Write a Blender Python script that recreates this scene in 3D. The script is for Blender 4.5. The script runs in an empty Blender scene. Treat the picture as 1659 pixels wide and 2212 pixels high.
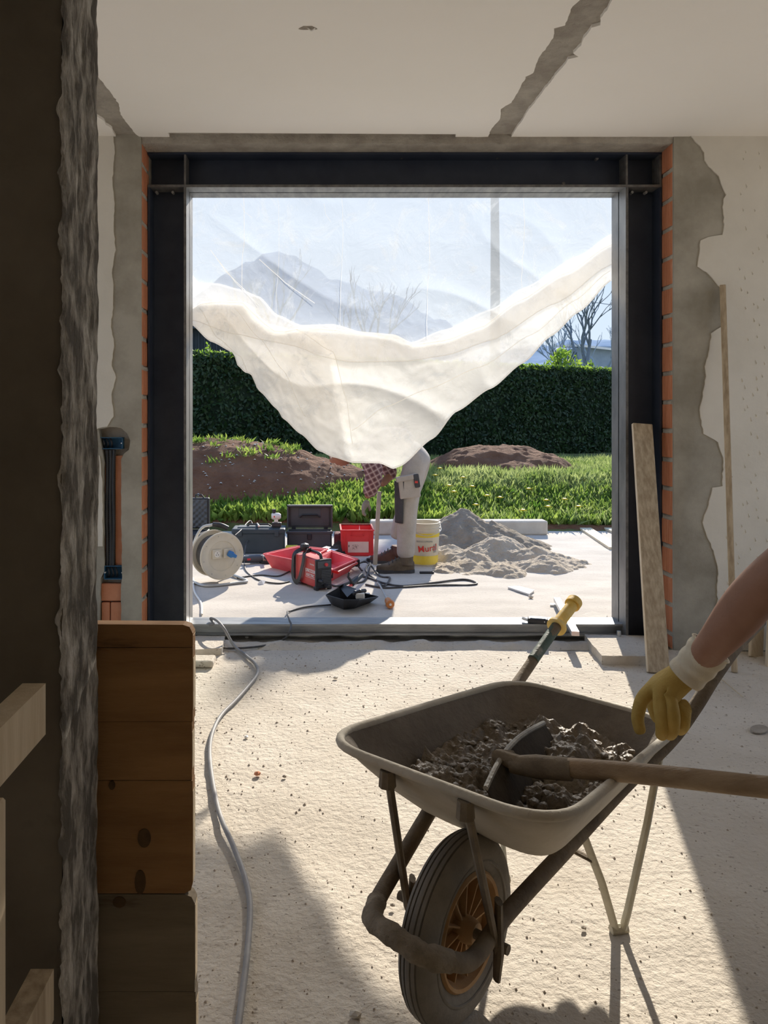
import bpy, bmesh, math, random
import numpy as np
from mathutils import Vector, Matrix, noise
from mathutils.geometry import tessellate_polygon

random.seed(7); RNG = np.random.default_rng(7)
SC = bpy.context.scene
COL = SC.collection
PI = math.pi

# ------------------------------------------------------------------ camera
FPX, CX, CY, EYE = 1660.0, 698.0, 900.0, 1.34      # focal length in px, vanishing point of the wall normal, eye height
cam_d = bpy.data.cameras.new('camera'); cam = bpy.data.objects.new('camera', cam_d); COL.objects.link(cam)
cam.location = (0, 0, EYE); cam.rotation_euler = (PI/2, 0, 0)
cam_d.sensor_fit = 'VERTICAL'; cam_d.sensor_height = 24.0
cam_d.lens = 24.0*FPX/2212.0
cam_d.shift_x = (1659/2-CX)/2212.0; cam_d.shift_y = (CY-2212/2)/2212.0
cam_d.clip_start = 0.02; cam_d.clip_end = 500
SC.camera = cam

# ------------------------------------------------------------------ world, sun, exposure
SUN_DIR = Vector((0.28, 1.0, 1/1.95)).normalized()   # towards the sun
w = bpy.data.worlds.new('sky'); SC.world = w; w.use_nodes = True
nt = w.node_tree; nt.nodes.clear()
wo = nt.nodes.new('ShaderNodeOutputWorld'); wb = nt.nodes.new('ShaderNodeBackground')
tc = nt.nodes.new('ShaderNodeTexCoord'); sx = nt.nodes.new('ShaderNodeSeparateXYZ'); cr = nt.nodes.new('ShaderNodeValToRGB')
nt.links.new(tc.outputs['Generated'], sx.inputs[0]); nt.links.new(sx.outputs['Z'], cr.inputs[0])
cr.color_ramp.elements[0].position = 0.0; cr.color_ramp.elements[0].color = (0.66, 0.75, 0.85, 1)
cr.color_ramp.elements[1].position = 0.9; cr.color_ramp.elements[1].color = (0.22, 0.40, 0.80, 1)
e = cr.color_ramp.elements.new(0.25); e.color = (0.54, 0.68, 0.88, 1)
nt.links.new(cr.outputs[0], wb.inputs[0]); wb.inputs[1].default_value = 1.05
nt.links.new(wb.outputs[0], wo.inputs[0])
sun_d = bpy.data.lights.new('sun', 'SUN'); sun = bpy.data.objects.new('sun', sun_d); COL.objects.link(sun)
sun_d.energy = 7.0; sun_d.angle = math.radians(0.6); sun_d.color = (1.0, 0.92, 0.80)
sun.location = (4, 14, 8); sun.rotation_euler = SUN_DIR.to_track_quat('Z', 'Y').to_euler()
por_d = bpy.data.lights.new('sky_portal', 'AREA'); por = bpy.data.objects.new('sky_portal', por_d); COL.objects.link(por)
por_d.shape = 'RECTANGLE'; por_d.size = 2.7; por_d.size_y = 2.8; por.location = (0.49, 4.95, 1.4); por.rotation_euler = (-PI/2, 0, 0)
por_d.cycles.is_portal = True
for px_, rz_ in ((-3.0, -PI/2), (3.9, PI/2)):      # sky light through side doorways added to brighten the room
    p_d = por_d.copy(); p_o = bpy.data.objects.new('side_sky_portal', p_d); COL.objects.link(p_o); p_d.size = 2.9; p_d.size_y = 2.7
    p_o.location = (px_, 2.65, 1.35); p_o.rotation_euler = (PI/2, 0, rz_+ (0 if px_ > 0 else 0))
SC.view_settings.view_transform = 'Standard'; SC.view_settings.look = 'None'
SC.view_settings.exposure = 0.2; SC.view_settings.gamma = 1.0; SC.view_settings.use_curve_mapping = False
cy = SC.cycles
cy.max_bounces = 14; cy.diffuse_bounces = 10; cy.glossy_bounces = 3; cy.transmission_bounces = 8; cy.transparent_max_bounces = 24
cy.sample_clamp_indirect = 8; cy.use_denoising = True; cy.caustics_reflective = False; cy.caustics_refractive = False

# ------------------------------------------------------------------ helpers
def P(px, py, Y):
    "point at depth Y seen at photograph pixel px, py"
    return Vector(((px-CX)*Y/FPX, Y, EYE-(py-CY)*Y/FPX))
def G(px, py, z=0.0):
    "point on the horizontal plane z"
    Y = (EYE-z)*FPX/(py-CY)
    return Vector(((px-CX)*Y/FPX, Y, z))

def mat(name, c, c2=None, scale=6.0, rough=0.85, bump=0.0, bscale=60.0, metal=0.0, stretch=(1,1,1), spec=0.3, c3=None, detail=6.0, bdist=0.01, stretchb=None, lo=0.35, hi=0.65):
    m = bpy.data.materials.new(name); m.use_nodes = True
    n = m.node_tree; b = n.nodes['Principled BSDF']
    b.inputs['Roughness'].default_value = rough; b.inputs['Metallic'].default_value = metal
    b.inputs['Specular IOR Level'].default_value = spec
    b.inputs['Base Color'].default_value = (*c, 1)
    tcn = n.nodes.new('ShaderNodeTexCoord'); mp = n.nodes.new('ShaderNodeMapping')
    n.links.new(tcn.outputs['Object'], mp.inputs[0]); mp.inputs['Scale'].default_value = stretch
    if c2:
        t = n.nodes.new('ShaderNodeTexNoise'); t.inputs['Scale'].default_value = scale; t.inputs['Detail'].default_value = detail
        t.inputs['Roughness'].default_value = 0.62
        r = n.nodes.new('ShaderNodeValToRGB')
        r.color_ramp.elements[0].position = lo; r.color_ramp.elements[0].color = (*c, 1)
        r.color_ramp.elements[1].position = hi; r.color_ramp.elements[1].color = (*c2, 1)
        if c3:
            e3 = r.color_ramp.elements.new(min(0.98, hi+0.1)); e3.color = (*c3, 1)
        n.links.new(mp.outputs[0], t.inputs['Vector']); n.links.new(t.outputs['Fac'], r.inputs[0]); n.links.new(r.outputs[0], b.inputs['Base Color'])
    if bump:
        t2 = n.nodes.new('ShaderNodeTexNoise'); t2.inputs['Scale'].default_value = bscale; t2.inputs['Detail'].default_value = 8; t2.inputs['Roughness'].default_value = 0.6
        bp = n.nodes.new('ShaderNodeBump'); bp.inputs['Strength'].default_value = bump; bp.inputs['Distance'].default_value = bdist
        if stretchb:
            mp2 = n.nodes.new('ShaderNodeMapping'); n.links.new(tcn.outputs['Object'], mp2.inputs[0]); mp2.inputs['Scale'].default_value = stretchb
            n.links.new(mp2.outputs[0], t2.inputs['Vector'])
        else:
            n.links.new(mp.outputs[0], t2.inputs['Vector'])
        n.links.new(t2.outputs['Fac'], bp.inputs['Height']); n.links.new(bp.outputs[0], b.inputs['Normal'])
    return m

class MB:
    "collects shapes for one mesh"
    def __init__(s): s.v = []; s.f = []
    def add(s, vs, fs):
        o = len(s.v); s.v += [Vector(x) for x in vs]; s.f += [tuple(i+o for i in f) for f in fs]; return s
    def bm(s, b, M=None):
        b.verts.index_update(); vs = [(M @ x.co) if M else x.co.copy() for x in b.verts]; fs = [[x.index for x in f.verts] for f in b.faces]
        b.free(); return s.add(vs, fs)
    def box(s, lo, hi, bev=0.0, M=None, seg=1):
        lo, hi = Vector(lo), Vector(hi); b = bmesh.new(); bmesh.ops.create_cube(b, size=1)
        d = hi-lo; c = (hi+lo)/2
        for x in b.verts: x.co = Vector((x.co.x*d.x+c.x, x.co.y*d.y+c.y, x.co.z*d.z+c.z))
        if bev: bmesh.ops.bevel(b, geom=b.edges[:], offset=bev, segments=seg, affect='EDGES', profile=0.5)
        return s.bm(b, M)
    def tube(s, pts, r, n=10, closed=False, cap=True, sq=None):
        pts = [Vector(p) for p in pts]; N = len(pts)
        rs = r if isinstance(r, (list, tuple)) else [r]*N
        up = None; rings = []
        for i in range(N):
            a = pts[(i-1) % N] if (closed or i > 0) else pts[i]; c = pts[(i+1) % N] if (closed or i < N-1) else pts[i]
            t = (c-a).normalized()
            if up is None:
                up = Vector((0,0,1)) if abs(t.z) < .9 else Vector((1,0,0))
            up = (up-t*up.dot(t)).normalized(); si = t.cross(up)
            rr = rs[i]; ring = []
            for k in range(n):
                an = 2*PI*k/n
                if sq: ring.append(pts[i]+si*math.cos(an)*rr*sq[0]+up*math.sin(an)*rr*sq[1])
                else: ring.append(pts[i]+(si*math.cos(an)+up*math.sin(an))*rr)
            rings.append(ring)
        vs = [v for g in rings for v in g]; fs = []
        for i in range(N if closed else N-1):
            j = (i+1) % N
            for k in range(n):
                l = (k+1) % n; fs.append((i*n+k, i*n+l, j*n+l, j*n+k))
        if cap and not closed:
            fs.append(tuple(range(n))[::-1]); fs.append(tuple((N-1)*n+k for k in range(n)))
        return s.add(vs, fs)
    def lathe(s, prof, n=32, M=None, closed=False):
        "prof: (r, z) list around local Z"
        vs = []; fs = []; m = len(prof)
        for (r, z) in prof:
            for k in range(n):
                a = 2*PI*k/n; v = Vector((r*math.cos(a), r*math.sin(a), z)); vs.append((M @ v) if M else v)
        for i in range(m if closed else m-1):
            j = (i+1) % m
            for k in range(n):
                l = (k+1) % n; fs.append((i*n+k, i*n+l, j*n+l, j*n+k))
        return s.add(vs, fs)
    def slab(s, poly, t0, t1, holes=(), M=None, axis='Z'):
        "extrude a polygon (2D) between t0 and t1; axis Z: (x,y)->x,y,t ; axis Y: (x,z)->x,t,z ; X: (y,z)->t,y,z"
        loops = [list(poly)]+[list(h) for h in holes]; flat = [p for l in loops for p in l]
        tris = tessellate_polygon([[Vector((p[0], p[1], 0)) for p in l] for l in loops])
        def mk(p, t):
            v = Vector((p[0], p[1], t)) if axis == 'Z' else Vector((p[0], t, p[1])) if axis == 'Y' else Vector((t, p[0], p[1]))
            return (M @ v) if M else v
        n = len(flat); vs = [mk(p, t0) for p in flat]+[mk(p, t1) for p in flat]
        fs = [tuple(t) for t in tris]+[tuple(i+n for i in t)[::-1] for t in tris]
        o = 0
        for l in loops:
            k = len(l)
            for i in range(k): j = (i+1) % k; fs.append((o+i, o+j, o+j+n, o+i+n))
            o += k
        return s.add(vs, fs)
    def heights(s, fn, x0, x1, y0, y1, nx, ny, mask=None):
        idx = {}; vs = []; fs = []
        for j in range(ny+1):
            for i in range(nx+1):
                x = x0+(x1-x0)*i/nx; y = y0+(y1-y0)*j/ny
                idx[i, j] = len(vs); vs.append(Vector((x, y, fn(x, y))))
        for j in range(ny):
            for i in range(nx):
                fs.append((idx[i,j], idx[i+1,j], idx[i+1,j+1], idx[i,j+1]))
        return s.add(vs, fs)
    def mesh(s, name, smooth=False, inv=None):
        me = bpy.data.meshes.new(name)
        vs = [tuple(inv @ v) if inv else tuple(v) for v in s.v]
        me.from_pydata(vs, [], s.f); me.update()
        b = bmesh.new(); b.from_mesh(me); bmesh.ops.recalc_face_normals(b, faces=b.faces[:]); b.to_mesh(me); b.free()
        if smooth:
            me.polygons.foreach_set('use_smooth', [True]*len(me.polygons))
            try: me.set_sharp_from_angle(angle=math.radians(40))
            except Exception: pass
        return me

def tag(o, label=None, cat=None, group=None, kind=None):
    if label: o['label'] = label
    if cat: o['category'] = cat
    if group: o['group'] = group
    if kind: o['kind'] = kind
    return o
def thing(name, label, cat, loc=(0,0,0), rz=0.0, group=None):
    o = bpy.data.objects.new(name, None); COL.objects.link(o); o.empty_display_size = 0.05
    o.location = loc; o.rotation_euler = (0, 0, rz); tag(o, label, cat, group); return o
def wmat(o):
    m = Matrix.Translation(o.location) @ o.rotation_euler.to_matrix().to_4x4()
    return wmat(o.parent) @ m if o.parent else m
def part(name, mb, m, parent=None, smooth=False, world=True, label=None):
    "links a mesh; with world=True the shape is in world space and is moved into the parent's space"
    inv = wmat(parent).inverted() if (parent is not None and world) else None
    me = mb.mesh(name, smooth, inv) if isinstance(mb, MB) else mb
    o = bpy.data.objects.new(name, me); COL.objects.link(o)
    if m:
        if me.materials: me.materials[0] = m
        else: me.materials.append(m)
    if parent is not None: o.parent = parent
    if label: o['label'] = label
    return o
def single(name, mb, m, label, cat, group=None, smooth=False, kind=None, base=None):
    "a thing that is one mesh; its origin is moved to base"
    base = Vector(base) if base is not None else Vector((sum(v.x for v in mb.v)/len(mb.v), sum(v.y for v in mb.v)/len(mb.v), min(v.z for v in mb.v)))
    me = mb.mesh(name, smooth, Matrix.Translation(-base)); o = bpy.data.objects.new(name, me); COL.objects.link(o); o.location = base
    me.materials.append(m); return tag(o, label, cat, group, kind)
def struct(name, mb, m, parent=None, smooth=False):
    o = part(name, mb, m, parent, smooth)
    if parent is None: o['kind'] = 'structure'
    return o
def spl(pts, n=8, closed=False):
    "Catmull-Rom through the points"
    pts = [Vector(p) for p in pts]; N = len(pts); out = []
    for i in range(N if closed else N-1):
        p0 = pts[(i-1) % N] if (closed or i) else pts[0]*2-pts[1]
        p1 = pts[i]; p2 = pts[(i+1) % N]
        p3 = pts[(i+2) % N] if (closed or i < N-2) else pts[-1]*2-pts[-2]
        for k in range(n):
            t = k/n
            out.append(0.5*((2*p1)+(p2-p0)*t+(2*p0-5*p1+4*p2-p3)*t*t+(3*p1-p0-3*p2+p3)*t**3))
    if not closed: out.append(pts[-1])
    return out
def ragged(pts, amp, step, seed=0.0):
    "subdivide an open polyline and roughen it"
    out = []
    for a, b in zip(pts[:-1], pts[1:]):
        a = Vector((a[0], a[1])); b = Vector((b[0], b[1])); d = b-a; n = max(1, int(d.length/step)); nn = Vector((-d.y, d.x)).normalized() if d.length else Vector((0,0))
        for k in range(n):
            p = a+d*k/n
            q = noise.noise(Vector((p.x*9+seed, p.y*9, seed)))*1.2+noise.noise(Vector((p.x*40, p.y*40+seed, seed)))*0.9
            out.append(tuple(p+nn*q*amp))
    out.append(tuple(pts[-1])); return out
def skin(name, verts, edges, radii, m, parent, levels=2, root=0, world=True):
    inv = wmat(parent).inverted() if (parent is not None and world) else Matrix.Identity(4)
    me = bpy.data.meshes.new(name); me.from_pydata([tuple(inv @ Vector(v)) for v in verts], edges, []); me.update()
    o = bpy.data.objects.new(name, me); COL.objects.link(o); o.parent = parent
    md = o.modifiers.new('skin', 'SKIN'); md.use_smooth_shade = True; md.branch_smoothing = 0.6
    sv = me.skin_vertices[0].data if me.skin_vertices else None
    if sv is None:
        b = bmesh.new(); b.from_mesh(me); b.verts.layers.skin.verify(); b.to_mesh(me); b.free(); sv = me.skin_vertices[0].data
    for i, r in enumerate(radii):
        sv[i].radius = (r, r) if not isinstance(r, tuple) else r
        sv[i].use_root = (i == root)
    ss = o.modifiers.new('smooth', 'SUBSURF'); ss.levels = levels; ss.render_levels = levels
    # bake the modifiers so that the object is a plain mesh
    dg = bpy.context.evaluated_depsgraph_get(); dg.update()
    me2 = bpy.data.meshes.new_from_object(o.evaluated_get(dg)); o.modifiers.clear(); o.data = me2; me2.name = name
    me2.materials.clear(); me2.materials.append(m)
    me2.polygons.foreach_set('use_smooth', [True]*len(me2.polygons))
    return o
def text_part(name, s, size, m, parent, M, ext=0.0008, bold=0.0, label=None):
    cu = bpy.data.curves.new(name, 'FONT'); cu.body = s; cu.size = size; cu.extrude = ext; cu.offset = bold; cu.align_x = 'CENTER'; cu.align_y = 'CENTER'; cu.resolution_u = 3
    t = bpy.data.objects.new(name+'_curve', cu); COL.objects.link(t)
    dg = bpy.context.evaluated_depsgraph_get(); dg.update()
    me = bpy.data.meshes.new_from_object(t.evaluated_get(dg)); bpy.data.objects.remove(t, do_unlink=True)
    me.transform(M); me.materials.clear(); me.materials.append(m)
    o = bpy.data.objects.new(name, me); COL.objects.link(o); o.parent = parent
    if label: o['label'] = label
    return o
def copy_tree(o, parent=None):
    c = o.copy(); COL.objects.link(c); c.parent = parent
    for ch in list(o.children): copy_tree(ch, c)
    return c
def fbm(x, y, s, seed=0.0, o=4):
    return noise.fractal(Vector((x*s, y*s, seed)), 1.0, 2.0, o)

# ------------------------------------------------------------------ materials
DUST = mat('dusty_concrete', (.55,.485,.40), (.645,.58,.49), 2.2, .95, .75, 45, bdist=.012)
def _speckle(m, dark=(.30,.25,.2)):
    n = m.node_tree; b = n.nodes['Principled BSDF']; src = b.inputs['Base Color'].links[0].from_socket
    tcn = n.nodes.new('ShaderNodeTexCoord'); mp = n.nodes.new('ShaderNodeMapping'); mp.inputs['Scale'].default_value = (1, 1.7, 1)
    t = n.nodes.new('ShaderNodeTexNoise'); t.inputs['Scale'].default_value = 55; t.inputs['Detail'].default_value = 5
    r = n.nodes.new('ShaderNodeValToRGB'); r.color_ramp.elements[0].position = .62; r.color_ramp.elements[1].position = .72
    mx = n.nodes.new('ShaderNodeMix'); mx.data_type = 'RGBA'; mx.inputs[7].default_value = (*dark, 1)
    n.links.new(tcn.outputs['Object'], mp.inputs[0]); n.links.new(mp.outputs[0], t.inputs['Vector']); n.links.new(t.outputs['Fac'], r.inputs[0])
    n.links.new(r.outputs[0], mx.inputs[0]); n.links.new(src, mx.inputs[6]); n.links.new(mx.outputs[2], b.inputs['Base Color'])
_speckle(DUST)
SLABM = mat('outdoor_concrete', (.49,.44,.38), (.61,.55,.475), 1.6, .95, .5, 40, stretch=(1,2.2,1), bdist=.01); _speckle(SLABM, (.4,.34,.28))
CREAM = mat('cream_plaster', (.67,.63,.55), (.73,.69,.61), 3, .9, .35, 30, bdist=.006)
CEILM = mat('ceiling_plaster', (.90,.86,.79), (.92,.88,.815), 1.5, .92, .08, 20)
CEMENT = mat('grey_cement_render', (.28,.255,.205), (.43,.40,.335), 3.2, .95, .6, 45, bdist=.005)
ROUGHC = mat('rough_mortar', (.36,.32,.27), (.50,.46,.39), 9, .95, 1.0, 40, bdist=.02)
CORE = mat('masonry_core', (.30,.26,.21), (.40,.35,.29), 8, .95, .8, 60)
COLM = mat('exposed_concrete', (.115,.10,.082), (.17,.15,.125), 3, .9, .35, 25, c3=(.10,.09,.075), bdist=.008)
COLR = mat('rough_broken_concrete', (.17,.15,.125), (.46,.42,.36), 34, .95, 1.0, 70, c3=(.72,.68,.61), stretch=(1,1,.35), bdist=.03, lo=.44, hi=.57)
BRICK = mat('terracotta', (.52,.20,.10), (.62,.27,.15), 6, .9, .6, 90, c3=(.70,.42,.30), stretch=(1,6,1), bdist=.004)
STEEL = mat('primed_steel', (.018,.026,.048), (.036,.046,.07), 4, .55, .1, 60, spec=.5)
STEELE = mat('bare_steel_flange', (.20,.20,.20), (.34,.33,.32), 5, .42, .15, 50, metal=.55, stretch=(4,1,.6))
BLACKEDGE = mat('steel_edge', (.11,.105,.10), (.2,.19,.18), 20, .6, .2, 80, metal=.4)
WOODG = mat('weathered_board', (.34,.26,.17), (.54,.44,.31), 6, .85, .5, 40, stretch=(9,9,.6), bdist=.004)
WOODP = mat('pine_batten', (.50,.40,.27), (.60,.50,.36), 6, .8, .4, 40, stretch=(9,9,.6), bdist=.004)
WOODH = mat('formwork_pine', (.36,.20,.085), (.24,.125,.05), 3.2, .75, .5, 22, c3=(.10,.05,.022), stretch=(.9,3,6), stretchb=(1,3,9), bdist=.005)
WOODD = mat('dusty_formwork_pine', (.25,.205,.15), (.18,.145,.10), 3.2, .9, .5, 22, c3=(.09,.06,.04), stretch=(.9,3,6), stretchb=(1,3,9), bdist=.005)
WOODE = mat('lit_wood_edge', (.62,.50,.34), (.72,.60,.44), 8, .8, .4, 50)  # sawn edges, lightened to carry the light falling on them
WOODL = mat('new_board', (.66,.56,.40), (.75,.66,.50), 4, .8, .3, 30, stretch=(6,1,1))
RUSTY = mat('mortar_caked_metal', (.13,.10,.07), (.22,.175,.12), 12, .85, .8, 60, c3=(.30,.25,.18), bdist=.006)
TRAYO = mat('tray_galvanised_dusty', (.40,.36,.29), (.52,.47,.39), 5, .8, .4, 40, c3=(.33,.27,.20))
TRAYI = mat('tray_inside_caked', (.13,.105,.08), (.21,.175,.135), 5, .8, .7, 35, c3=(.32,.28,.22), bdist=.01)
MORTAR = mat('wet_mortar', (.125,.095,.062), (.21,.165,.11), 9, .42, .8, 35, c3=(.30,.25,.18), spec=.45, bdist=.015)
TYRE = mat('dusty_rubber', (.17,.15,.122), (.25,.222,.185), 8, .85, .4, 60)
HUBM = mat('orange_wheel_plastic', (.38,.21,.085), (.42,.28,.15), 9, .8, .3, 60, c3=(.36,.30,.22))
LEGP = mat('pale_painted_tube', (.40,.36,.27), (.52,.48,.38), 10, .7, .5, 60, c3=(.22,.28,.22))
GREENP = mat('flaking_green_paint', (.05,.085,.07), (.09,.12,.10), 10, .6, .5, 60, c3=(.38,.35,.30))
YGRIP = mat('yellow_rubber_grip', (.70,.45,.08), (.78,.58,.22), 9, .6, .2, 40, c3=(.62,.52,.36))
SHAFT = mat('worn_wood_shaft', (.27,.185,.11), (.38,.28,.18), 5, .6, .4, 30, stretch=(.5,6,6), c3=(.20,.14,.09))
GLOVEY = mat('yellow_leather_glove', (.42,.27,.055), (.52,.37,.11), 8, .75, .5, 50)
CUFF = mat('cream_glove_cuff', (.62,.55,.42), (.70,.64,.52), 12, .85, .5, 60)
SKINM = mat('skin', (.30,.155,.10), (.35,.19,.13), 12, .55, .15, 80, spec=.35)
TSHIRT = mat('dark_tshirt', (.06,.06,.07), (.08,.08,.09), 10, .9)
JEANS = mat('work_trousers', (.10,.11,.13), (.13,.14,.16), 12, .9)
TROUS = mat('grey_work_trousers', (.40,.365,.33), (.47,.43,.39), 7, .9, .5, 18, bdist=.02)
DARKF = mat('charcoal_fabric', (.055,.057,.062), (.08,.082,.09), 15, .9, .3, 60)
BOOT = mat('worn_leather_boot', (.10,.078,.055), (.16,.125,.09), 12, .8, .4, 50)
BOOT2 = mat('dark_brown_boot', (.10,.045,.035), (.14,.07,.055), 12, .8, .4, 50)
GLOVEG = mat('dirty_grey_glove', (.22,.19,.16), (.30,.27,.23), 14, .9, .4, 60)
HAIR = mat('short_dark_hair', (.09,.06,.04), (.13,.09,.06), 40, .8, .8, 200)
CABLE = mat('dusty_black_cable', (.055,.052,.05), (.12,.115,.11), 9, .6)
CABLEG = mat('dusty_grey_cable', (.22,.21,.21), (.33,.32,.31), 9, .6)
REDP = mat('red_plastic', (.72,.045,.055), (.78,.07,.075), 5, .5, spec=.45)
REDM = mat('red_painted_metal', (.52,.035,.035), (.60,.06,.05), 6, .4, spec=.5)
REDS = mat('dusty_red_plastic', (.72,.07,.085), (.78,.14,.15), 5, .55)
BLKP = mat('black_plastic', (.022,.022,.025), (.038,.038,.042), 8, .5, spec=.45)
GREYP = mat('dark_grey_plastic', (.075,.082,.09), (.10,.108,.118), 5, .5, spec=.45)
NAVYP = mat('slate_blue_plastic', (.035,.052,.065), (.055,.075,.09), 5, .5, spec=.45)
WHITEP = mat('white_plastic', (.75,.73,.69), (.82,.80,.76), 8, .5)
CREAMP = mat('cream_reel_plastic', (.60,.555,.46), (.68,.63,.53), 7, .55, c3=(.5,.46,.38))
BLUEP = mat('blue_plastic', (.04,.16,.42), (.06,.22,.52), 6, .5)
BLUEB = mat('blue_back_box', (.035,.11,.20), (.05,.15,.26), 6, .6)
YELP = mat('yellow_plastic', (.75,.58,.04), (.82,.66,.08), 6, .5)
PAPER = mat('pink_faded_label', (.80,.60,.55), (.85,.70,.64), 9, .8)
WPAPER = mat('white_paper', (.82,.80,.78), (.88,.86,.84), 4, .8)
ORANGE = mat('orange_varnished_wood', (.55,.17,.04), (.66,.25,.07), 7, .4, spec=.5)
ALU = mat('aluminium', (.62,.62,.61), (.72,.72,.70), 6, .35, metal=.7)
GALV = mat('galvanised_tube', (.42,.42,.41), (.56,.56,.54), 8, .45, metal=.5)
SAND = mat('dry_sand', (.50,.41,.30), (.61,.51,.39), 6, .98, 1.0, 35, bdist=.03)
SANDW = mat('damp_grey_sand', (.33,.265,.19), (.43,.355,.27), 8, .98, 1.0, 40, bdist=.04)
SOIL = mat('red_brown_soil', (.15,.068,.036), (.225,.112,.062), 3.5, .98, 1.0, 14, c3=(.28,.17,.11), bdist=.05)
TURF = mat('turf_earth', (.09,.10,.035), (.16,.17,.06), 5, .98, .8, 20, bdist=.05)
KERB = mat('kerb_concrete', (.52,.47,.40), (.62,.57,.49), 5, .95, .5, 30)
GLASSB = mat('pale_glass_tile', (.55,.66,.66), (.66,.74,.73), 6, .2, spec=.6)
BAND = mat('bucket_yellow_print', (.75,.56,.04), (.80,.64,.12), 7, .6, c3=(.5,.42,.25))
REDINK = mat('red_ink', (.62,.06,.05)); GREYINK = mat('grey_ink', (.30,.32,.32)); WINK = mat('white_ink', (.80,.78,.75)); BINK = mat('black_ink', (.06,.05,.05))
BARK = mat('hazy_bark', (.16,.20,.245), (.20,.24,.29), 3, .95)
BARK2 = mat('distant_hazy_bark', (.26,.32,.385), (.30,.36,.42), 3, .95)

def leaf_mat(name, c, tr, c2=None, s=3.0):
    m = bpy.data.materials.new(name); m.use_nodes = True; n = m.node_tree; n.nodes.clear()
    o = n.nodes.new('ShaderNodeOutputMaterial'); d = n.nodes.new('ShaderNodeBsdfPrincipled'); t = n.nodes.new('ShaderNodeBsdfTranslucent'); mx = n.nodes.new('ShaderNodeMixShader')
    d.inputs['Roughness'].default_value = .45; d.inputs['Specular IOR Level'].default_value = .4
    mx.inputs[0].default_value = tr
    tcn = n.nodes.new('ShaderNodeTexCoord'); ns = n.nodes.new('ShaderNodeTexNoise'); ns.inputs['Scale'].default_value = s; ns.inputs['Detail'].default_value = 4
    r = n.nodes.new('ShaderNodeValToRGB'); r.color_ramp.elements[0].position = .35; r.color_ramp.elements[1].position = .65
    r.color_ramp.elements[0].color = (*c, 1); r.color_ramp.elements[1].color = (*(c2 or c), 1)
    n.links.new(tcn.outputs['Object'], ns.inputs['Vector']); n.links.new(ns.outputs['Fac'], r.inputs[0])
    n.links.new(r.outputs[0], d.inputs['Base Color']); n.links.new(r.outputs[0], t.inputs['Color'])
    n.links.new(d.outputs[0], mx.inputs[1]); n.links.new(t.outputs[0], mx.inputs[2]); n.links.new(mx.outputs[0], o.inputs[0]); return m
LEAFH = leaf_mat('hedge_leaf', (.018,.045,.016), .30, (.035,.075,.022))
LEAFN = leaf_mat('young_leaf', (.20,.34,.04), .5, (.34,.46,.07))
GRASSM = leaf_mat('grass_blade', (.16,.25,.05), .5, (.42,.48,.19), 2.6)
WEEDM = leaf_mat('broad_weed_leaf', (.10,.21,.03), .5, (.36,.46,.09), 5)

def sheet_mat(name, trans, tl, dif, col, sc=5.0, var=.25, bumpd=.02, tk=.5):
    m = bpy.data.materials.new(name); m.use_nodes = True; n = m.node_tree; n.nodes.clear()
    o = n.nodes.new('ShaderNodeOutputMaterial'); a = n.nodes.new('ShaderNodeBsdfTransparent'); t = n.nodes.new('ShaderNodeBsdfTranslucent')
    d = n.nodes.new('ShaderNodeBsdfPrincipled'); d.inputs['Base Color'].default_value = (*col, 1); d.inputs['Roughness'].default_value = .35
    t.inputs['Color'].default_value = (*[k*tk for k in col], 1); a.inputs['Color'].default_value = (.97,.98,1,1)
    tcn = n.nodes.new('ShaderNodeTexCoord'); ns = n.nodes.new('ShaderNodeTexNoise'); ns.inputs['Scale'].default_value = sc; ns.inputs['Detail'].default_value = 7; ns.inputs['Distortion'].default_value = 1.2
    n.links.new(tcn.outputs['Object'], ns.inputs['Vector'])
    bp = n.nodes.new('ShaderNodeBump'); bp.inputs['Strength'].default_value = .6; bp.inputs['Distance'].default_value = bumpd
    n.links.new(ns.outputs['Fac'], bp.inputs['Height']); n.links.new(bp.outputs[0], d.inputs['Normal']); n.links.new(bp.outputs[0], t.inputs['Normal'])
    m1 = n.nodes.new('ShaderNodeMixShader'); m1.inputs[0].default_value = dif/(dif+tl)
    n.links.new(t.outputs[0], m1.inputs[1]); n.links.new(d.outputs[0], m1.inputs[2])
    m2 = n.nodes.new('ShaderNodeMixShader')
    # scuffs and wrinkles make the film milkier
    n2 = n.nodes.new('ShaderNodeTexNoise'); n2.inputs['Scale'].default_value = 3.2; n2.inputs['Detail'].default_value = 9; n2.inputs['Roughness'].default_value = .72; n2.inputs['Distortion'].default_value = 2.2
    n.links.new(tcn.outputs['Object'], n2.inputs['Vector'])
    mr = n.nodes.new('ShaderNodeMapRange'); mr.inputs[1].default_value = .52; mr.inputs[2].default_value = .75; mr.inputs[3].default_value = 1-trans; mr.inputs[4].default_value = min(1, 1-trans+var)
    n.links.new(n2.outputs['Fac'], mr.inputs[0]); n.links.new(mr.outputs[0], m2.inputs[0])
    n.links.new(a.outputs[0], m2.inputs[1]); n.links.new(m1.outputs[0], m2.inputs[2]); n.links.new(m2.outputs[0], o.inputs[0]); return m
SHEETC = sheet_mat('clear_polythene', .42, .30, .20, (.86,.92,.98), 6, .38, tk=.62)
SHEETM = sheet_mat('milky_polythene', .60, .50, .10, (.99,.94,.85), 3, .2, tk=1.0)
SHEETF = sheet_mat('folded_polythene', .42, .45, .12, (.92,.82,.68), 3, .2, tk=.80)

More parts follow.
